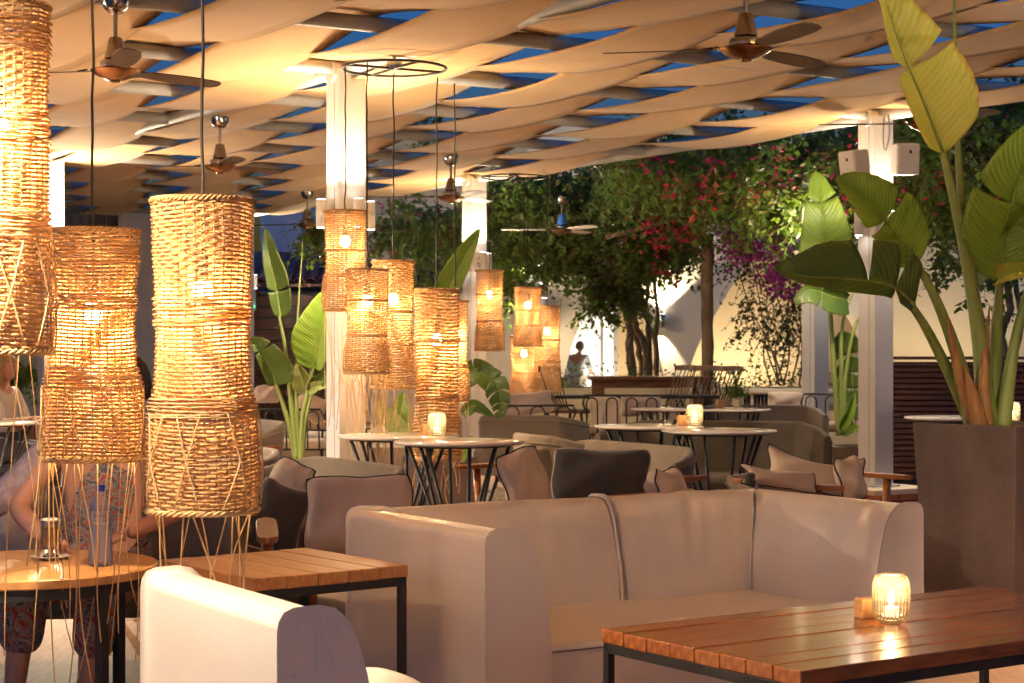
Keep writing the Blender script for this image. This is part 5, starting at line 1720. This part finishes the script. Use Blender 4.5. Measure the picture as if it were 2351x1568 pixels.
cp = G(116, 1284, .60)
sa_ = thing('saucer', 'white saucer under the coffee glass', 'saucer', cp)
MB().lathe([(.001, .004), (.04, .003), (.07, .012), (.072, .014), (.068, .015), (.04, .008), (.001, .008)], 40, cap=False).obj('dish', mat('white_china', (.75, .71, .66), .2, col2=(.8, .76, .7), vs=4), sa_, 40)
la = thing('latte_glass', 'tall footed coffee glass with white foam on the oak table', 'cup', cp + Vector((0, 0, .009)))
MB().lathe([(.001, .001), (.027, .0), (.028, .004), (.012, .012), (.009, .020), (.014, .028), (.027, .040), (.032, .06), (.0365, .130), (.0368, .133)], 36, cap=False).obj('glass_wall', clear_glass, la, True)
MB().lathe([(.001, .034), (.024, .041), (.030, .06), (.0340, .108), (.001, .108)], 32, cap=False).obj('coffee', mat('milky_coffee', (.74, .44, .18), .4, col2=(.80, .52, .24), vs=20), la, True)
MB().lathe([(.0342, .108), (.0358, .132), (.030, .137), (.001, .138)], 32, cap=False).obj('foam', mat('milk_foam', (.78, .70, .60), .7, col2=(.82, .75, .66), vs=30), la, True)
MB().tube([(.035, -.01, .11), (.055, -.018, .10), (.058, -.018, .075), (.045, -.014, .055), (.031, -.01, .052)], .0035, 6).obj('handle', clear_glass, la, True)
su = thing('red_clay_pot', 'small glossy red brown sugar pot at the left edge of the oak table', 'pot', Vector((-1.96, 6.02, .60)))
MB().lathe([(.001, 0), (.03, 0), (.045, .015), (.05, .035), (.042, .055), (.034, .062), (.04, .068), (.036, .07), (.001, .066)], 32, cap=False).obj('pot_body', mat('red_glaze', (.22, .035, .015), .15, col2=(.3, .05, .02), vs=5), su, 50)
sp = thing('pepper_mill', 'small dark round grinder on the arm of the heaped chair', 'grinder', W(1722, 1098, 9.8))
MB().lathe([(.001, -.03), (.03, -.03), (.032, -.02), (.028, .0), (.032, .02), (.02, .03), (.001, .032)], 24, cap=False).obj('grinder_body', charcoal, sp, 50)
MB().lathe([(.001, .0), (.012, .0), (.012, .004)], 16, (.015, -.03, -.01), cap=False).obj('knob', chrome, sp)


# ---------------------------------------------------------------- people
def skin_body(name, joints, edges, root, m, parent, sub=2):
    bm = bmesh.new()
    sl_ = bm.verts.layers.skin.verify()
    vs_ = {}
    for k, (p, r) in joints.items():
        v = bm.verts.new(p)
        rr_ = r if isinstance(r, tuple) else (r, r)
        v[sl_].radius = rr_
        v[sl_].use_root = (k == root)
        vs_[k] = v
    for a, b in edges: bm.edges.new((vs_[a], vs_[b]))
    me = bpy.data.meshes.new(name)
    bm.to_mesh(me); bm.free()
    me.materials.append(m)
    o = link(name, me, parent)
    s = o.modifiers.new('skin', 'SKIN'); s.use_smooth_shade = True
    u_ = o.modifiers.new('sub', 'SUBSURF'); u_.levels = sub; u_.render_levels = sub
    return o


def head(parent, c, r, yaw, hm, long=False):
    """sculpted head: skull, jaw, nose, ears, eyes, mouth, hair"""
    c = Vector(c)
    rot = Matrix.Rotation(yaw, 3, 'Z')

    def P3(x, y):
        a, b = 2 * math.pi * x, math.pi * (y - .5)
        cx, sx_, cz = math.sin(a) * math.cos(b), -math.cos(a) * math.cos(b), math.sin(b)
        px, py, pz = cx * .76, sx_ * .92, cz * 1.12
        if pz < 0:
            px *= 1 + .28 * pz; py = py * (1 + .10 * pz) - .06 * abs(pz)
        if py < -.3 and abs(px) < .16:
            py -= .20 * math.exp(-((pz + .08) / .16) ** 2) * math.exp(-(px / .09) ** 2)
        if py < -.3:
            for s in (-1, 1):
                py += .07 * math.exp(-((px - s * .28) / .13) ** 2 - ((pz - .06) / .10) ** 2)
            py += .04 * math.exp(-((pz + .42) / .05) ** 2 - (px / .25) ** 2)
        return c + rot @ Vector((px * r, py * r, pz * r))
    mb = MB().grid(P3, 48, 32)
    h = mb.obj('head', skinm, parent, True)
    for s in (-1, 1):
        MB().lathe([(.001, -.02 * r * 4), (.10 * r, -.04 * r), (.13 * r, .08 * r), (.05 * r, .22 * r), (.001, .25 * r)], 10, c + rot @ Vector((s * .76 * r, .05 * r, -.05 * r)), cap=False).obj('ear', skinm, h, True)
        MB().lathe([(.001, -.06 * r), (.07 * r, 0), (.001, .06 * r)], 10, c + rot @ Vector((s * .28 * r, -.80 * r, .06 * r)), cap=False).obj('eye', black, h, True)
    MB().tube([c + rot @ Vector((x * r, -.88 * r + abs(x) * .15 * r, -.43 * r)) for x in (-.22, 0, .22)], .03 * r, 6).obj('mouth', mat('lips', (.42, .12, .09), .5, col2=(.46, .14, .1), vs=4), h, True)

    def H3(x, y):
        a, b = 2 * math.pi * x, math.pi * (y - .5)
        cx, sx_, cz = math.sin(a) * math.cos(b), -math.cos(a) * math.cos(b), math.sin(b)
        front = max(0, -sx_)
        low = -.25 if not long else -1.7
        pz = cz * 1.24
        k = 1.10 + .03 * math.sin(a * 14) + .02 * math.sin(b * 20)
        px, py = cx * .80 * k, (sx_ * .94 + .05) * k
        if pz < .35 and front > .25: py = py * .55 + .28; px *= .9
        if long and pz < 0:
            pz *= 1.9; px = math.copysign(max(abs(px), .55 * (1 - abs(cz) * .3)), px)
            py = max(py, -.1) + .1
        elif pz < -.35: pz = -.35 + (pz + .35) * .3
        return c + rot @ Vector((px * r, py * r, pz * r))
    MB().grid(H3, 56, 36).obj('hair', hm, h, True)
    return h


def hand(parent, wrist, d_, up, k=1.0, side=1):
    """palm and five bent fingers as one skinned chain per finger rooted in the palm"""
    w = Vector(wrist); d_ = Vector(d_).normalized(); up = Vector(up).normalized()
    sd = d_.cross(up).normalized() * side
    up = sd.cross(d_).normalized() * side
    J, E = {}, []
    J['w'] = (w, (.026 * k, .018 * k)); J['p'] = (w + d_ * .05 * k, (.036 * k, .015 * k))
    E.append(('w', 'p'))
    for i, (o, L_) in enumerate(((-.030, .062), (-.010, .072), (.010, .068), (.029, .054))):
        b = w + d_ * .085 * k + sd * o * k
        J[f'k{i}'] = (b, .0095 * k)
        J[f'm{i}'] = (b + d_ * L_ * .5 * k - up * .010 * k, .0085 * k)
        J[f't{i}'] = (b + d_ * L_ * .85 * k - up * .032 * k, .0070 * k)
        E += [('p', f'k{i}'), (f'k{i}', f'm{i}'), (f'm{i}', f't{i}')]
    J['a'] = (w + d_ * .03 * k - sd * .035 * k, .012 * k)
    J['b'] = (w + d_ * .065 * k - sd * .058 * k - up * .01 * k, .0095 * k)
    J['c'] = (w + d_ * .09 * k - sd * .062 * k - up * .022 * k, .008 * k)
    E += [('w', 'a'), ('a', 'b'), ('b', 'c')]
    return skin_body('hand', J, E, 'w', skinm, parent, 1)


# person at the oak table
pz = Vector((-1.62, 7.05, 0))
p1 = thing('person', 'person in patterned orange and teal dress and lilac shawl seated at the oak table', 'person', pz)
J = {'pel': ((0, 0, .50), (.17, .13)), 'wai': ((.01, -.04, .68), (.145, .105)), 'che': ((.05, -.12, .90), (.17, .115)), 'nek0': ((.09, -.13, 1.03), (.07, .06)), 'nek': ((.115, -.15, 1.10), .050),
     'shl': ((-.13, -.13, .98), .062), 'ell': ((-.27, -.23, .74), .046), 'wrl': ((-.12, -.44, .655), .030),
     'shr': ((.24, -.10, .96), .062), 'elr': ((.36, -.22, .74), .046), 'wrr': ((.20, -.46, .665), .030),
     'hil': ((-.10, -.06, .48), .095), 'knl': ((-.17, -.48, .47), .066), 'anl': ((-.20, -.52, .10), .040), 'fol': ((-.21, -.66, .035), .034),
     'hir': ((.10, -.06, .48), .095), 'knr': ((.10, -.48, .46), .066), 'anr': ((.06, -.50, .10), .040), 'for': ((.07, -.65, .035), .034)}
E = [('pel', 'wai'), ('wai', 'che'), ('che', 'nek0'), ('nek0', 'nek'), ('che', 'shl'), ('shl', 'ell'), ('ell', 'wrl'), ('che', 'shr'), ('shr', 'elr'), ('elr', 'wrr'), ('pel', 'hil'), ('hil', 'knl'), ('knl', 'anl'), ('anl', 'fol'), ('pel', 'hir'), ('hir', 'knr'), ('knr', 'anr'), ('anr', 'for')]
skin_body('body', J, E, 'pel', skinm, p1)
hand(p1, (-.12, -.44, .655), (.6, -.6, -.15), (0, 0, 1), 1, 1)
hand(p1, (.20, -.46, .665), (-.6, -.6, -.2), (0, 0, 1), 1, -1)
dress = dressmat('patterned_dress', [(.03, .025, .03), (.30, .04, .02), (.42, .09, .04), (.20, .18, .19), (.34, .29, .28), (.06, .03, .04), (.10, .19, .20), (.38, .10, .05)], 12, 4)
JD = {k: (J[k][0], (J[k][1][0] + .016, J[k][1][1] + .016)) for k in ('pel', 'wai', 'che')}
JD['sl'] = ((-.10, -.13, .97), .075); JD['sr'] = ((.20, -.11, .96), .075)
for k in ('hil', 'knl', 'hir', 'knr'): JD[k] = (J[k][0], J[k][1] + .030)
JD['shl'] = ((-.185, -.51, .22), .085); JD['shr'] = ((.08, -.50, .20), .085)
skin_body('dress', JD, [('pel', 'wai'), ('wai', 'che'), ('che', 'sl'), ('che', 'sr'), ('pel', 'hil'), ('hil', 'knl'), ('knl', 'shl'), ('pel', 'hir'), ('hir', 'knr'), ('knr', 'shr')], 'pel', dress, p1)
lilac = mat('lilac_lace', (.36, .28, .33), .85, col2=(.46, .38, .42), vs=30, bump=.4, bs=120, lo=.45, hi=.55)
JS = {'a': ((.25, -.04, .93), .075), 'b': ((.08, -.05, 1.0), (.10, .06)), 'c': ((-.14, -.10, .985), .082), 'd': ((-.28, -.18, .82), .075), 'e': ((-.42, -.20, .72), .06)}
skin_body('shawl', JS, [('a', 'b'), ('b', 'c'), ('c', 'd'), ('d', 'e')], 'b', lilac, p1)
head(p1, (.135, -.18, 1.205), .105, R(-25), hairm)
for (x, y) in ((-.205, -.59), (.065, -.58)):
    sd_ = MB().box((x, y - .02, .012), (.085, .24, .018))
    so_ = sd_.obj('sandal', mat('cream_strap', (.70, .62, .52), .5, col2=(.75, .67, .57), vs=5), p1, True, .008, 2)
    for yy, z_ in ((-.04, .055), (.04, .085)):
        MB().tube([(x - .042, y + yy, .02), (x - .036, y + yy, z_ * .8), (x, y + yy, z_ + .012), (x + .036, y + yy, z_ * .8), (x + .042, y + yy, .02)], .006, 6).obj('strap', MATS['cream_strap'], so_, True)
    MB().tube([(x + .045 * math.cos(i * .5236), y + .08 + .045 * math.sin(i * .5236), .10) for i in range(12)], .006, 6, closed=True).obj('ankle_strap', MATS['cream_strap'], so_, True)


def seated(label, base, yaw, shirt, legs, hm, long, group=None, lean=.05):
    t_ = thing('person', label, 'person', base, yaw, group)
    J = {'pel': ((0, 0, .50), (.16, .12)), 'wai': ((0, -.02, .68), (.14, .10)), 'che': ((0, -lean, .90), (.165, .11)), 'nek0': ((0, -lean, 1.03), (.065, .055)), 'nek': ((0, -lean - .02, 1.09), .048),
         'shl': ((-.18, -lean, .97), .058), 'ell': ((-.25, -.14, .72), .044), 'wrl': ((-.14, -.36, .74), .029),
         'shr': ((.18, -lean, .97), .058), 'elr': ((.25, -.14, .72), .044), 'wrr': ((.12, -.36, .74), .029),
         'hil': ((-.1, -.05, .48), .092), 'knl': ((-.13, -.46, .48), .064), 'anl': ((-.13, -.46, .09), .04), 'fol': ((-.14, -.60, .035), .034),
         'hir': ((.1, -.05, .48), .092), 'knr': ((.13, -.46, .48), .064), 'anr': ((.13, -.46, .09), .04), 'for': ((.14, -.60, .035), .034)}
    skin_body('body', J, E, 'pel', skinm, t_)
    JD = {k: (J[k][0], (J[k][1][0] + .014, J[k][1][1] + .014)) for k in ('pel', 'wai', 'che')}
    for k in ('shl', 'shr', 'ell', 'elr'): JD[k] = (J[k][0], J[k][1] + .013)
    skin_body('shirt', JD, [('pel', 'wai'), ('wai', 'che'), ('che', 'shl'), ('shl', 'ell'), ('che', 'shr'), ('shr', 'elr')], 'pel', shirt, t_)
    JL = {k: (J[k][0], (J[k][1] if not isinstance(J[k][1], tuple) else J[k][1][0]) + .014) for k in ('pel', 'hil', 'knl', 'anl', 'hir', 'knr', 'anr')}
    skin_body('trousers', JL, [('pel', 'hil'), ('hil', 'knl'), ('knl', 'anl'), ('pel', 'hir'), ('hir', 'knr'), ('knr', 'anr')], 'pel', legs, t_)
    hand(t_, (-.14, -.36, .74), (.3, -.8, 0), (0, 0, 1), .95, 1)
    hand(t_, (.12, -.36, .74), (-.3, -.8, 0), (0, 0, 1), .95, -1)
    head(t_, (0, -lean - .03, 1.19), .102, 0, hm, long)
    return t_


grey_t = mat('dark_trousers', (.05, .05, .06), .8, col2=(.08, .08, .09), vs=6)
seated('blond woman in white top seated at the far left edge', W(-5, 930, 15.4).to_2d().to_3d(), R(80), mat('white_top', (.6, .57, .55), .8, col2=(.68, .65, .62), vs=5), grey_t, blond, True)

# standing person in the doorway
ps = W(1322, 800, 27.2)
p3 = thing('person', 'person in light blue shirt leaning in the bright doorway', 'person', (ps.x, 27.2, .22), R(150))
k_ = (W(1315, 785, 27.2).z - .22) / 1.70
J = {'pel': ((0, 0, .92), (.15, .11)), 'wai': ((0, -.03, 1.10), (.135, .10)), 'che': ((0, -.10, 1.32), (.165, .115)), 'nek0': ((0, -.13, 1.43), (.06, .055)), 'nek': ((0, -.16, 1.50), .046),
     'shl': ((-.19, -.10, 1.38), .056), 'ell': ((-.24, -.20, 1.12), .043), 'wrl': ((-.16, -.40, 1.05), .028), 'shr': ((.19, -.10, 1.38), .056), 'elr': ((.24, -.18, 1.12), .043), 'wrr': ((.16, -.38, 1.03), .028),
     'hil': ((-.09, 0, .88), .09), 'knl': ((-.10, -.02, .48), .062), 'anl': ((-.11, .02, .09), .04), 'fol': ((-.12, -.13, .035), .034), 'hir': ((.09, 0, .88), .09), 'knr': ((.10, -.03, .48), .062), 'anr': ((.11, .02, .09), .04), 'for': ((.12, -.13, .035), .034)}
J = {a: (tuple(x * k_ for x in p), (tuple(x * k_ for x in r) if isinstance(r, tuple) else r * k_)) for a, (p, r) in J.items()}
skin_body('body', J, E, 'pel', skinm, p3)
JD = {k: (J[k][0], (J[k][1][0] + .014, J[k][1][1] + .014)) for k in ('pel', 'wai', 'che')}
for k in ('shl', 'shr', 'ell', 'elr'): JD[k] = (J[k][0], J[k][1] + .013)
skin_body('shirt', JD, [('pel', 'wai'), ('wai', 'che'), ('che', 'shl'), ('shl', 'ell'), ('che', 'shr'), ('shr', 'elr')], 'pel', mat('pale_blue_shirt', (.45, .55, .60), .8, col2=(.55, .63, .67), vs=6), p3)
JL = {k: (J[k][0], (J[k][1] if not isinstance(J[k][1], tuple) else J[k][1][0]) + .014) for k in ('pel', 'hil', 'knl', 'anl', 'hir', 'knr', 'anr')}
skin_body('trousers', JL, [('pel', 'hil'), ('hil', 'knl'), ('knl', 'anl'), ('pel', 'hir'), ('hir', 'knr'), ('knr', 'anr')], 'pel', mat('pale_trousers', (.45, .42, .38), .8, col2=(.52, .48, .44), vs=6), p3)
hand(p3, J['wrl'][0], (.2, -.9, 0), (0, 0, 1), .9, 1); hand(p3, J['wrr'][0], (-.2, -.9, 0), (0, 0, 1), .9, -1)
head(p3, (0, -.19 * k_, 1.60 * k_), .10 * k_, 0, mat('grey_brown_hair', (.22, .15, .10), .6, col2=(.3, .22, .15), vs=30))

# lights of the far lamps
light('SPOT', (0, -.02, .115), 40, WARM, SCONCE, .03, (math.pi - .12, 0, 0), 100, .25)
light('SPOT', (0, -.02, -.115), 14, WARM, SCONCE, .03, (.12, 0, 0), 75, .3)
